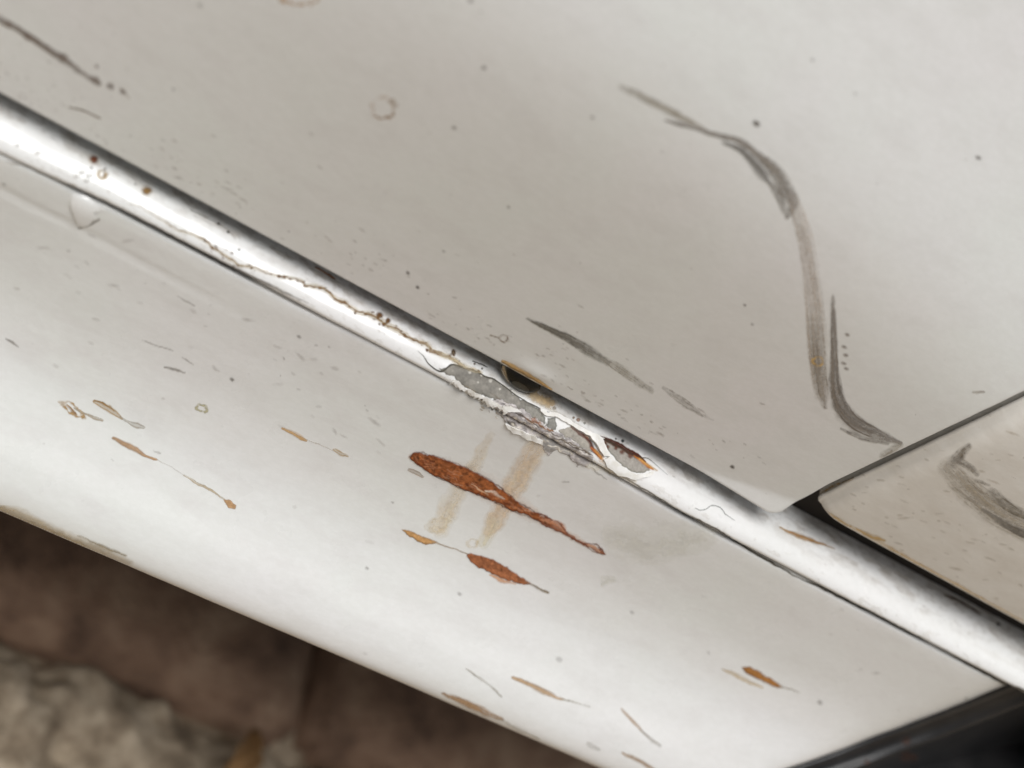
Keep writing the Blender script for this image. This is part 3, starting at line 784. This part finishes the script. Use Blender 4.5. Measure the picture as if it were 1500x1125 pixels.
# second hole: grey below, dark rust under its upper edge, orange tail
p.poly([(886, 645), (895, 650), (915, 660), (932, 670), (944, 678), (952, 688), (944, 692), (930, 692), (916, 685), (904, 675), (894, 664), (889, 655)], (166, 160, 152), .97, rough=1.9, seed=111, var=.12, rim=(132, 130, 116), rimw=3)
p.stroke([(879, 639), (892, 646), (906, 653), (922, 662), (934, 669), (944, 676)], [4, 8, 9, 9, 7, 3], (78, 34, 14), .97, soft=.5, streak=.15, rough=1.8, seed=112)
for x, y, r in [(886, 650, 4), (902, 657, 3), (911, 662, 4), (923, 668, 4.5), (890, 655, 3)]:
    p.dot(x, y, r, (90, 42, 16), .85, .7, seed=x)
p.stroke([(928, 668), (940, 676), (950, 684), (956, 688)], [3, 6, 6, 3], (196, 116, 34), .9, soft=.9, streak=.2, seed=113)
p.stroke([(936, 672), (948, 680), (962, 690)], [4, 6, 4], (226, 182, 104), .55, soft=1, seed=114)
# break line of the upper paint layer
brk = [(612, 514), (620, 522), (628, 533), (638, 541), (648, 544), (662, 534), (676, 538), (690, 541), (712, 552), (722, 555), (738, 566), (752, 576), (770, 588), (786, 596), (800, 604), (812, 605), (826, 612), (842, 622), (858, 631), (874, 638), (892, 647), (914, 659), (936, 670), (950, 672), (962, 682), (978, 696)]
p.stroke(brk, [1, 1.6, 2, 2.4, 2.6, 2.6, 2.2, 2.2, 2.2, 2, 2, 1.8, 1.8, 1.8, 2, 2, 2, 2, 2.2, 2.4, 2.2, 2, 1.8, 1.5, 1.4, 1], (62, 58, 46), [.4, .7, .85, .9] + [.92] * 17 + [.8, .7, .6, .5, .4], soft=.5, streak=.1, rough=.7, seed=115)
for x, y, r, c in [(812, 598, 3, (160, 152, 140)), (847, 615, 3, (170, 140, 122)), (840, 612, 2, (150, 130, 110)), (912, 646, 2.4, (74, 80, 82)), (902, 643, 1.6, (120, 120, 118)), (856, 620, 2, (170, 168, 160)), (695, 533, 1.6, (130, 122, 112)), (664, 517, 3, (120, 104, 84)), (706, 540, 1.8, (96, 90, 84))]:
    p.dot(x, y, r, c, .85, .6, seed=x)
p.stroke([(692, 529), (704, 534), (713, 538)], [1.5, 2, 1.5], (84, 80, 76), .8, seed=116)
p.stroke([(640, 515), (660, 525), (690, 542), (706, 546)], [6, 9, 8, 4], (222, 206, 172), .5, soft=1, seed=117)
p.poly([(772, 572), (790, 576), (806, 584), (814, 590), (806, 598), (792, 592), (776, 582)], (196, 168, 122), .7, soft=5, rough=4, seed=118)
p.build('bare_primer', SR, sill, M['primer'], off=.00008, label='grey primer with rusted holes where sill paint has broken away')

# crumpled lower lip of the break, on the top of the rocker
p = Patch(640, 545, 960, 715, .8, 'rocker')
LIP = [(722, 588), (736, 585), (748, 592), (760, 598), (782, 611), (804, 625), (826, 639), (856, 656), (870, 666), (866, 676), (856, 682), (846, 680), (838, 672), (826, 664), (814, 659), (806, 664), (798, 658), (793, 646), (778, 640), (764, 634), (752, 628), (742, 622), (736, 612), (730, 602)]
p.poly(LIP, (160, 155, 154), .97, soft=.8, rough=4.5, seed=122, var=.5, vs=6)
r2 = np.random.RandomState(77)
for k in range(260):
    t = r2.rand(); x = 724 + 146 * t; y = 590 + 78 * t + r2.normal(4, 9)
    L = r2.uniform(3, 18); an = .5 + r2.normal(0, .28)
    c = [(96, 92, 90), (206, 200, 192), (132, 128, 130), (178, 172, 170), (104, 96, 88), (178, 172, 168)][k % 6]
    p.stroke([(x, y), (x + L * .5 * math.cos(an), y + L * .5 * math.sin(an) + r2.normal(0, 1)), (x + L * math.cos(an), y + L * math.sin(an))], [.8, r2.uniform(1.2, 3.6), .8], c, r2.uniform(.35, .95), soft=.8, streak=.2, rough=1.8, nw=4., seed=k, smooth=False, clip=True)
for pts, c in [([(795, 636), (806, 640), (817, 647), (815, 658), (806, 663), (798, 658), (794, 646)], (140, 137, 134)), ([(813, 650), (828, 654), (841, 660), (832, 664), (819, 661)], (156, 152, 148)), ([(842, 666), (852, 664), (867, 669), (867, 674), (860, 680), (848, 681), (839, 674)], (150, 145, 143))]:
    p.poly(pts, c, .97, soft=1.2, rough=1.6, seed=len(c) + int(pts[0][0]), var=.15)
for k, (a, b, wd, c) in enumerate([((744, 599), (868, 667), 3, (70, 60, 50)), ((756, 608), (800, 632), 3, (96, 92, 94)), ((770, 612), (812, 634), 4, (112, 76, 44)), ((778, 612), (792, 620), 5, (136, 80, 36)), ((820, 641), (866, 665), 4, (90, 80, 66)), ((735, 606), (752, 622), 4, (100, 94, 90)), ((676, 563), (724, 590), 1.6, (128, 118, 102)), ((668, 567), (730, 600), 2., (104, 96, 84)), ((714, 590), (724, 598), 4, (74, 66, 56)), ((742, 618), (752, 622), 4, (74, 70, 64)), ((800, 650), (842, 664), 2.5, (214, 208, 196)), ((848, 660), (870, 670), 2.5, (216, 212, 204))]):
    q = streak_along(a, b, 7); q = [(x + r2.normal(0, 1.3), y + r2.normal(0, 1.3)) for x, y in q]
    p.stroke(q, [wd * .3, wd, wd * .7, wd, wd * .5, wd * .9, wd * .3], c, .9, soft=.8, streak=.4, rough=2.4, nw=5., seed=126 + k)
for k in range(90):
    t = r2.rand(); x = 660 + 235 * t + r2.normal(0, 3); y = 560 + 122 * t + r2.normal(7, 4)
    p.dot(x, y, r2.uniform(.7, 1.9), [(110, 100, 88), (214, 206, 190), (156, 146, 130)][k % 3], r2.uniform(.3, .75), .8, seed=k, e=r2.uniform(1, 3), ang=.5 + r2.normal(0, .3))
p.stroke([(860, 681), (880, 685), (905, 694), (930, 706)], [8, 12, 9, 5], (214, 204, 184), .5, soft=1, streak=.5, rough=3, seed=150)
for q, c in (([(868, 684), (872, 690), (880, 696), (888, 702)], (90, 84, 72)), ([(884, 690), (900, 698), (914, 708)], (150, 142, 126)), ([(876, 672), (886, 680)], (190, 150, 90))):
    p.stroke(q, [1.4] + [2.4] * (len(q) - 2) + [1.2], c, .75, soft=.8, rough=2, nw=4., seed=151)
p.h = np.clip(p.a, 0, 1) * (.00010 + .00055 * np.clip(fbm(p.X / 7, p.Y / 5, 3) - .35, 0, 1)) * sstep(640, 720, p.X)
p.build('crumpled_paint', SR, rocker, M['primer'], off=.00010, label='crumpled lilac-grey primer along the lower lip of the break')

def flake(pts, name, lift, thick=.0004, label=None, surfs=SR, parent=sill, mat=None, seed=0, res=3.0):
    """a lifted piece of paint with real thickness; lift(x, y) in metres"""
    P = np.array(pts, float); out = []
    for i in range(len(P)):
        a, b = P[i], P[(i + 1) % len(P)]; L = np.hypot(*(b - a)); k = max(int(L / 2.2), 1)
        for t in range(k):
            q = a + (b - a) * t / k
            out.append(q + (np.array([float(noise(q[0] / 4 + seed, q[1] / 4)), float(noise(q[0] / 4 + 40, q[1] / 4 + seed))]) - .5) * 1.8)
    out = np.array(out); nb = len(out)
    inner = []
    for x in np.arange(out[:, 0].min(), out[:, 0].max(), res):
        for y in np.arange(out[:, 1].min(), out[:, 1].max(), res):
            if np.min(np.hypot(out[:, 0] - x, out[:, 1] - y)) > 1.6: inner.append((x + random.uniform(-.5, .5), y + random.uniform(-.5, .5)))
    V2 = [Vector(q) for q in out] + [Vector(q) for q in inner]
    r = delaunay_2d_cdt(V2, [(i, (i + 1) % nb) for i in range(nb)], [], 1, 1e-4)
    vs_, fs = r[0], r[2]
    top = []; bot = []; org = Vector((CAM[0], -CAM[1], CAM[2]))
    for v in vs_:
        rr = ray(v[0], v[1]); d = Vector((rr[0], -rr[1], rr[2])).normalized(); best = None
        for S in surfs:
            loc, nor, _, dist = S.bvh.ray_cast(org, d)
            if loc is not None and (best is None or dist < best[2]): best = (loc, nor, dist)
        n = best[1] if best[1].dot(d) < 0 else -best[1]
        l = lift(v[0], v[1])
        top.append(best[0] + n * (l + thick)); bot.append(best[0] + n * max(l - .0003, -.0001))
    nv = len(top); faces = [tuple(f) for f in fs]; tops = list(faces)
    cnt = {}
    for f in fs:
        for i in range(len(f)):
            e = (f[i], f[(i + 1) % len(f)]); cnt[e] = 1
    allf = [f for f in tops] + [tuple(reversed([i + nv for i in f])) for f in tops]
    for (a, b) in cnt:
        if (b, a) not in cnt: allf.append((b, a, a + nv, b + nv))
    me = bpy.data.meshes.new(name); me.from_pydata([v[:] for v in top + bot], [], allf); me.update()
    bm = bmesh.new(); bm.from_mesh(me); bmesh.ops.recalc_face_normals(bm, faces=bm.faces); bm.to_mesh(me); bm.free()
    o = link(me, name, mat or M['flake'], parent)
    if label: o['label'] = label
    return o
flake([(843, 626), (856, 632), (870, 638), (880, 644), (884, 652), (890, 662), (893, 668), (884, 668), (877, 660), (870, 650), (862, 641), (852, 634)], 'paint_flake', lambda x, y: .0003 + .0006 * math.exp(-((x - 868) / 12) ** 2), label='white paint strip bridging the two rusted holes')
flake([(790, 599), (802, 605), (814, 606), (828, 613), (844, 623), (860, 632), (876, 639), (884, 644), (876, 643), (858, 636), (842, 628), (826, 618), (812, 611), (800, 610), (790, 603)], 'paint_flake', lambda x, y: .0003, label='thin lifted lip of white paint along the upper break line')
flake([(884, 672), (894, 668), (905, 678), (918, 688), (932, 695), (946, 694), (958, 690), (952, 698), (930, 702), (905, 694), (890, 684)], 'paint_flake', lambda x, y: .0002, label='ragged white paint under the second hole')
flake([(664, 556), (672, 558), (682, 568), (696, 574), (718, 585), (738, 596), (745, 602), (736, 603), (714, 594), (690, 580), (672, 570), (660, 561)], 'paint_flake', lambda x, y: .0003 + .0003 * math.sin(x * .3), label='ragged white paint edge below the primer', seed=3)
flake([(741, 619), (750, 624), (760, 627), (772, 632), (782, 637), (796, 645), (795, 649), (784, 645), (772, 641), (762, 635), (750, 631), (743, 624)], 'paint_flake', lambda x, y: .0002 + .0003 * abs(math.sin(x * .21)), label='curled white paint edge above the tan stains', seed=5, parent=rocker, res=2.2)
flake([(736, 594), (746, 594), (758, 599), (764, 604), (750, 602), (738, 600)], 'paint_flake', lambda x, y: .0005, label='small bright crumb of paint at the start of the splinter', seed=6)
# sealant dribble under the fold
flake([(104, 286), (112, 281), (128, 289), (146, 299), (158, 306), (150, 310), (138, 309), (139, 318), (134, 326), (122, 333), (114, 331), (112, 322), (107, 310), (103, 298)], 'sealant_blob', lambda x, y: .0007 * max(0, 1 - ((x - 122) / 24) ** 2 - ((y - 306) / 27) ** 2) - .0001, thick=.0002, label='white sealant dribble under the sill fold', parent=rocker, res=2.2, surfs=RK, mat=M['sill'])
for i, (x, y, r) in enumerate([(120, 252, 5), (130, 257, 5), (127, 264, 4), (56, 224, 4), (26, 212, 3.5), (112, 257, 4)]):
    flake([(x + r * math.cos(a) * 1.2, y + r * .8 * math.sin(a)) for a in np.linspace(0, 2 * math.pi, 10)[:-1]], 'paint_blister', lambda u, v, x=x, y=y, r=r: .0005 * max(0, 1 - ((u - x) / r / 1.2) ** 2 - ((v - y) / r / .8) ** 2), thick=.00002, surfs=SL, mat=M['sill'], res=1.6, seed=i)

p = Patch(95, 295, 345, 400, 1.3, 'rocker')
p.stroke([(115, 334), (124, 331), (136, 326), (145, 321)], [5, 6, 5, 3], (130, 122, 114), .7, soft=.9, streak=.3, seed=155)  # grey strokes round the lower edge of the dribble
p.stroke([(137, 317), (139, 311), (147, 309)], [4, 3, 2], (150, 142, 136), .6, soft=.9, seed=156)
p.build('seam_line', RK, rocker, M['scuff'], label='grey strokes at the foot of the sealant dribble')

# --- rocker: rust runs
p = Patch(600, 630, 830, 820, 1.2, 'rocker')
p.stroke([(722, 634), (705, 660), (688, 692), (665, 730), (645, 772)], [10, 18, 24, 30, 34], (206, 190, 164), [.15, .35, .40, .5, .6], soft=.8, streak=.25, sfreq=22, rough=5, nw=14., brk=.25, seed=161)
p.ring(642, 768, 16, 9, (190, 172, 136), .25, .35, ang=-.3, seed=4)
p.stroke([(786, 656), (768, 688), (750, 720), (730, 755), (720, 775)], [34, 38, 36, 30, 26], (208, 184, 154), [.5, .6, .6, .6, .55], soft=.7, streak=.25, sfreq=22, rough=5, nw=14., brk=.25, seed=162)
p.stroke([(722, 768), (708, 795)], [24, 20], (206, 196, 164), .4, soft=.8, seed=163)
p.ring(692, 796, 8, 6, (190, 172, 136), .4, .4, seed=6)
p.build('rust_run', RK, rocker, M['stain'], off=.00004, label='pair of tan rust water stains running down from the break')
p = Patch(880, 760, 1080, 880, 2.0, 'rocker')
p.stroke([(900, 790), (950, 800), (1000, 790), (1060, 770)], [50, 60, 60, 30], (192, 190, 178), .28, soft=1, streak=.5, sfreq=20, rough=10, seed=164)
p.stroke([(800, 845), (850, 855), (900, 850)], [8, 20, 10], (188, 187, 174), .3, soft=1, rough=6, seed=165)
p.build('olive_stain', RK, rocker, M['stain'], off=.00004)

RU = (130, 76, 42); RD = (92, 44, 24)
p = Patch(590, 655, 895, 822, .8, 'rocker')
p.stroke([(602, 670), (650, 686), (700, 708), (750, 736), (800, 764), (850, 793), (884, 810)], [14, 34, 44, 34, 18, 9, 8], (196, 168, 146), .30, soft=1, streak=.3, rough=4, seed=168)
p.stroke([(786, 756), (806, 767), (826, 779), (846, 792), (862, 799), (884, 810)], [12, 12, 8, 4.5, 7, 4], (132, 76, 46), [.95, .9, .85, .85, .75, .8], soft=.7, streak=.35, rough=2.2, nw=5., seed=169, h=.00015)
p.poly([(600, 670), (605, 664), (614, 663), (630, 666), (652, 673), (676, 682), (698, 693), (722, 706), (742, 722), (756, 733), (768, 742), (788, 752), (800, 761), (812, 766), (806, 770), (790, 763), (772, 754), (752, 748), (735, 738), (712, 729), (690, 720), (668, 711), (645, 700), (625, 689), (608, 678)],
       RU, 1., soft=.8, rough=1.8, seed=171, h=.00022, var=.75, vs=4.5, rim=RD, rimw=4.5, rimop=.6)
for k in range(150):
    t = RNG.rand() ** 1.2; x = 606 + 190 * t; y = 668 + 88 * t + RNG.normal(3, 7 * (1 - .6 * t))
    p.stroke([(x, y), (x + RNG.uniform(2, 14), y + RNG.uniform(0, 7))], RNG.uniform(1.2, 4), [(166, 112, 82), (84, 40, 24), (150, 82, 40), (100, 50, 28), (190, 150, 124)][k % 5], RNG.uniform(.25, .7) * (.6 if k % 5 == 4 else 1), soft=.9, rough=2, nw=4., seed=k, smooth=False, h=.0002, clip=True)
p.stroke([(600, 669), (612, 663), (640, 669), (680, 684), (720, 705), (756, 733), (790, 753)], 3., (84, 40, 22), .65, soft=1, streak=.6, rough=2.2, nw=5., seed=179, h=.0002)
p.stroke([(600, 670), (625, 689), (668, 711), (712, 729), (752, 748), (790, 763)], 3., (84, 40, 22), .65, soft=1, streak=.6, rough=2.2, nw=5., seed=180, h=.0002)
p.a *= (p.a > .0)
p.stroke([(712, 718), (722, 720), (730, 726), (738, 730)], [3, 6, 5, 3], (222, 206, 190), .8, soft=.8, streak=.4, rough=2, seed=172, h=.0002)
p.stroke([(690, 708), (702, 716), (715, 724)], [2, 3, 2], (206, 170, 140), .6, soft=.8, rough=2, seed=173, h=.0002)
# tail: outlined lozenges joined by a thread
p.stroke([(800, 761), (812, 765), (824, 772), (829, 780)], [5, 10, 11, 4], (176, 124, 94), .6, soft=.8, streak=.4, rough=2, seed=174)
up = [(792, 752), (802, 758), (814, 763), (822, 768), (828, 777), (832, 783)]; lo = [(790, 763), (800, 770), (810, 775), (820, 778), (830, 782), (838, 787), (856, 797)]
for q in (up, lo):
    p.stroke(q, [2.2 + 1.4 * math.sin(k * 2.3) for k in range(len(q))], (96, 46, 24), .9, soft=.8, streak=.35, rough=2.2, nw=5., seed=175, h=.00015)
p.stroke([(862, 798), (870, 801), (879, 807)], [3, 5, 3], (196, 158, 132), .6, soft=.9, streak=.3, seed=176)
for q in ([(838, 787), (856, 797), (866, 796), (877, 800), (886, 810)], [(856, 797), (862, 803), (872, 808), (886, 811)]):
    p.stroke(q, [2.2 + 1.2 * math.sin(k * 2.3 + 1) for k in range(len(q))], (100, 54, 32), .9, soft=.8, streak=.3, rough=2.2, nw=5., seed=177, h=.00015)
p.build('rust_patch', RK, rocker, M['rust'], label='largest rust patch, long and leaf-shaped with a thin tail')
p = Patch(580, 765, 815, 880, .9, 'rocker')
p.poly([(684, 814), (690, 811), (706, 814), (724, 820), (740, 830), (756, 840), (772, 850), (778, 854), (768, 856), (752, 851), (734, 846), (718, 838), (700, 830), (690, 822)], (140, 88, 58), 1., soft=1, rough=1.8, seed=181, h=.0002, var=.65, vs=5, rim=(118, 70, 42), rimw=4, rimop=.5)
p.stroke([(718, 842), (735, 850), (755, 855)], [3, 7, 3], (188, 142, 108), .7, soft=.8, seed=182)
p.stroke([(770, 851), (785, 860), (803, 868)], [3, 4, 4], (118, 104, 84), .85, soft=.7, seed=183)
p.build('rust_patch', RK, rocker, M['rust'], label='smaller orange rust patch below the largest one')
p = Patch(580, 765, 700, 820, .9, 'rocker')
p.poly([(588, 776), (598, 777), (614, 783), (628, 789), (640, 793), (632, 797), (620, 796), (604, 788)], (182, 140, 92), .95, soft=1, rough=1.6, seed=184, h=.00015, var=.25, rim=(136, 104, 66), rimw=3.5)
p.stroke([(634, 794), (655, 801), (672, 806), (686, 812)], [4, 2.5, 2, 2.5], (150, 128, 102), .8, soft=.7, seed=185)
p.build('rust_patch', RK, rocker, M['rust'], label='pale tan rust speck joined by a thread to the orange patch')

def chip(name, label, x0, y0, x1, y1, fn, step=1.1, ref='rocker'):
    p = Patch(x0, y0, x1, y1, step, ref); fn(p); p.build(name, RK, rocker, M['rust'], label=label)
def f1(p):
    p.ring(106, 599, 17, 6, (160, 130, 86), .85, .4, ang=.6, seed=1); p.stroke([(98, 593), (108, 604), (112, 608)], [3, 6, 3], (136, 102, 58), .8, seed=2)
    p.stroke([(110, 598), (125, 606), (140, 612), (150, 615)], [3, 3, 5, 4], (158, 146, 128), .8, seed=3)
chip('rust_patch', 'faint looped rust mark beside a longer open loop', 80, 580, 160, 625, f1)
def f2(p):
    p.stroke([(138, 588), (150, 594), (164, 602), (178, 612)], [5, 9, 10, 4], (160, 132, 88), .9, outline=True, streak=.2, soft=.5, seed=4); p.stroke([(176, 611), (188, 618), (200, 623), (211, 626)], [3, 4, 10, 4], (150, 142, 128), .8, outline=True, streak=.2, soft=.5, seed=5)
    p.stroke([(138, 587), (150, 590), (168, 602)], [3, 3, 2], (130, 98, 52), .8, seed=6)
chip('rust_patch', 'open brown loop with a grey tail', 130, 580, 218, 634, f2)
def f3(p):
    p.stroke([(166, 641), (182, 650), (200, 658), (214, 668), (230, 673)], [5, 9, 9, 5, 3], (158, 126, 92), .9, streak=.3, soft=.6, seed=7); p.stroke([(228, 672), (250, 684), (270, 696)], 2, (176, 168, 158), .5, seed=8)
    p.stroke([(270, 696), (290, 709), (308, 717), (328, 732)], [3, 4, 4, 3], (160, 146, 122), .8, soft=.6, seed=9); p.poly([(328, 732), (338, 733), (346, 740), (344, 746), (335, 743)], (158, 126, 92), .9, rough=1.5)
chip('rust_patch', 'long thin rust trail ending in a drop-shaped spot', 158, 632, 355, 755, f3)
def f4(p):
    p.stroke([(414, 628), (428, 634), (440, 641), (448, 644)], [4, 8, 8, 4], (178, 146, 104), .9, soft=.6, seed=10); p.stroke([(446, 643), (470, 652), (490, 660)], 1.8, (176, 168, 156), .5, seed=11)
    p.stroke([(489, 658), (498, 664), (510, 668)], [3, 7, 4], (178, 156, 122), .85, soft=.6, seed=12)
chip('rust_patch', 'two tan rust specks joined by a hairline', 405, 620, 520, 678, f4)
chip('rust_patch', 'tiny pale ring in the paint', 280, 588, 312, 610, lambda p: p.ring(296, 598, 8, 5, (164, 158, 128), .9, .4, ang=.3, seed=2))
chip('rust_patch', 'tiny elongated ring beside the largest patch', 590, 680, 628, 702, lambda p: p.stroke([(599, 688), (609, 692), (619, 698)], [4, 7, 4], (150, 130, 108), .85, outline=True, streak=.2, soft=.5, seed=13))
def f5(p):
    p.stroke([(750, 992), (775, 1002), (800, 1014), (824, 1024)], [4, 9, 9, 4], (176, 148, 116), .9, soft=.8, seed=14); p.stroke([(822, 1024), (845, 1030), (864, 1036)], [3, 2.5, 2.5], (176, 170, 156), .6, seed=15)
chip('rust_patch', 'blurred tan streak low on the rocker', 740, 982, 875, 1045, f5, 1.5, 'band')
def f6(p):
    p.stroke([(648, 1016), (675, 1026), (705, 1040), (735, 1053)], [5, 12, 13, 5], (170, 138, 104), .9, soft=.8, seed=16); p.stroke([(730, 1052), (760, 1068), (790, 1082)], [4, 5, 3], (176, 166, 146), .6, soft=.9, seed=17)
chip('rust_patch', 'blurred brown streak on the turned lower edge of the rocker', 635, 1005, 800, 1092, f6, 1.5, 'band')
chip('scratch_mark', 'grey scratch low on the rocker', 675, 970, 745, 1028, lambda p: p.stroke([(682, 978), (700, 992), (718, 1004), (735, 1020)], [2, 5, 4, 3], (178, 174, 164), .7, soft=.9, seed=18), 1.4, 'band')
def f7(p):
    p.stroke([(910, 1038), (925, 1055), (940, 1070)], [3, 6, 4], (178, 152, 126), .85, soft=.8, seed=19); p.stroke([(938, 1068), (952, 1082), (966, 1093)], [3, 5, 5], (164, 156, 146), .7, soft=.8, seed=20)
chip('rust_patch', 'thin tan streak pointing to the wheel arch', 900, 1030, 978, 1102, f7, 1.4, 'band')
def f8(p):
    p.stroke([(912, 1103), (932, 1113), (960, 1128)], [4, 8, 8], (172, 146, 118), .85, soft=.8, seed=21); p.stroke([(862, 1090), (876, 1097)], 8, (184, 182, 174), .5, soft=1, seed=22)
chip('rust_patch', 'tan streak at the very foot of the rocker', 850, 1080, 975, 1135, f8, 1.4, 'band')
def f9(p):
    p.stroke([(1058, 980), (1078, 989), (1100, 1000), (1118, 1008)], [3, 8, 7, 3], (182, 162, 128), .85, soft=.8, seed=23)
chip('rust_patch', 'pale rust streak beside a darker brown one', 1050, 972, 1126, 1014, f9, 1.2, 'rocker')
def f10(p):
    p.poly([(1086, 977), (1098, 977), (1112, 984), (1130, 994), (1142, 1002), (1146, 1008), (1130, 1004), (1110, 994), (1094, 986)], (156, 108, 56), .95, soft=1.4, rough=1.6, var=.3, h=.00015, rim=(124, 86, 48)); p.stroke([(1142, 1004), (1156, 1009), (1172, 1015)], [4, 3, 2], (150, 142, 130), .8, soft=.8, seed=24)
chip('rust_patch', 'brown rust streak near the wheel arch trim', 1078, 968, 1180, 1022, f10, 1.1, 'rocker')
p = Patch(-30, 740, 230, 835, 1.6, 'band')
p.stroke([(-20, 735), (20, 752), (80, 779), (140, 804), (190, 825)], [22, 24, 20, 18, 12], (186, 164, 122), [.65, .55, .5, .45, .3], soft=1, streak=.25, sfreq=14, rough=3, seed=191)
p.stroke([(62, 776), (85, 787), (105, 799)], [3, 6, 4], (140, 126, 100), .6, soft=1, seed=192)
p.stroke([(115, 785), (150, 800), (184, 814)], [3, 6, 5], (148, 134, 106), .6, soft=1, streak=.6, seed=193)
p.build('rust_stain', RK, rocker, M['stain'], label='yellow-brown grime along the turned lower edge of the rocker')

# --- rocker: smudges and specks
p = Patch(-20, 240, 1420, 1120, 2.0, 'rocker')
for x, y, r, o in [(6, 270, 3, .8), (438, 493, 4, .6), (340, 556, 4, .85), (416, 525, 2, .7), (410, 550, 2, .6), (482, 508, 3, .4), (575, 736, 3, .5), (538, 832, 4, .5), (673, 870, 4, .5), (1201, 1029, 5, .6), (1416, 1024, 4, .6), (926, 897, 4, .4), (819, 966, 7, .3), (720, 704, 2.5, .5), (534, 594, 2, .5), (1038, 956, 4, .3)]:
    p.dot(x, y, r * .7, (96, 90, 84), o * .7, .9, seed=x, e=1.4, ang=.5)
for a, b, wd, o in [((8, 496), (27, 507), 5, .75), ((205, 497), (255, 515), 3, .35), ((240, 538), (272, 546), 5, .6), ((265, 522), (285, 534), 3, .4), ((260, 434), (285, 448), 4, .3), ((955, 706), (985, 708), 2.5, .5), ((820, 705), (835, 706), 3, .5), ((225, 660), (236, 665), 4, .35)]:
    p.stroke([a, ((a[0] + b[0]) / 2, (a[1] + b[1]) / 2), b], [wd * .5, wd, wd * .6], (118, 112, 104), o, soft=.9, streak=.4, seed=int(a[0]))
for i in range(75):
    x = RNG.uniform(0, 560) if i % 3 else RNG.uniform(0, 1400); y = 235 + .517 * x + RNG.gamma(2.2, 55) + 12
    if y > 740 + .43 * x: continue
    p.dot(x, y, RNG.uniform(1.3, 3.5), (146, 139, 133), RNG.uniform(.06, .26), 1.0, seed=i, e=RNG.uniform(1.2, 4), ang=.35 + RNG.normal(0, .3))
p.build('dirt_specks', RK, rocker, M['scuff'], kind='stuff', amin=.05, off=.00003)

# --- trim: rust-coloured dirt and a bright chip
p = Patch(1250, 1040, 1420, 1130, 1.4, 'rocker')
for x, y, r in [(1327, 1086, 9), (1326, 1108, 11), (1338, 1110, 8), (1270, 1116, 6)]:
    p.dot(x, y, r * .8, (84, 54, 38), .35, 1.0, seed=x)
p.build('rust_stain', [S_trim], trim, M['rust'], label='brown rust dust on the black trim')

# ------------------------------------------------------------------ water drop under the door edge
def drop():
    c = hit_plane_w(772, 549)
    bm = bmesh.new(); bmesh.ops.create_uvsphere(bm, u_segments=48, v_segments=32, radius=1)
    for v in bm.verts:
        x, y, z = v.co
        t = (1 - z) / 2                                 # 0 top .. 1 bottom
        zz = (.0010 - .0068 * t ** .9)
        k = 1.0 - .25 * max(0, t - .5)
        v.co = Vector((c[0] + x * .0060 * k + .0026 * t - .0010, -(-.0020 + (-y) * .0032), ZD - .0004 + zz))
    me = bpy.data.meshes.new('water_drop'); bm.to_mesh(me); bm.free()
    for pl in me.polygons: pl.use_smooth = True
    m, t, b = new_mat('dirty_water')
    b.inputs['Base Color'].default_value = (.30, .26, .19, 1); b.inputs['Roughness'].default_value = .02
    b.inputs['IOR'].default_value = 1.333; b.inputs['Transmission Weight'].default_value = 1.0
    o = link(me, 'water_drop', m)
    o['label'] = 'dark glossy water drop hanging from the lower door edge'; o['category'] = 'water drop'
drop()

# ------------------------------------------------------------------ dry leaf on the paving
def leaf():
    n, k = 14, 6; V = []; Fc = []
    for i in range(n + 1):
        t = i / n; hw = .010 * math.sin(math.pi * t ** .8) ** .8 + .0006
        for j in range(-k, k + 1):
            u = j / k; V.append(((t - .5) * .034, u * hw * .55, .004 + .006 * u * u + .006 * math.sin(t * 4) + .001 * math.sin(u * 9 + t * 20)))
    m = 2 * k + 1
    for i in range(n):
        for j in range(m - 1): Fc.append((i * m + j, (i + 1) * m + j, (i + 1) * m + j + 1, i * m + j + 1))
    me = mesh_from(V, Fc, 'dry_leaf')
    mt = flat('dry_leaf', (.30, .17, .07), .8)
    o = link(me, 'dry_leaf', mt); r = ray(342, 1108); t = (.012 - CAM[2]) / r[2]; h = CAM + t * r
    o.location = (h[0], -h[1], .008); o.rotation_euler = (.25, -.1, 1.2)
    so_ = o.modifiers.new('thickness', 'SOLIDIFY'); so_.thickness = .0004
    o['label'] = 'orange-brown dry leaf lying where bricks meet concrete'; o['category'] = 'leaf'
leaf()
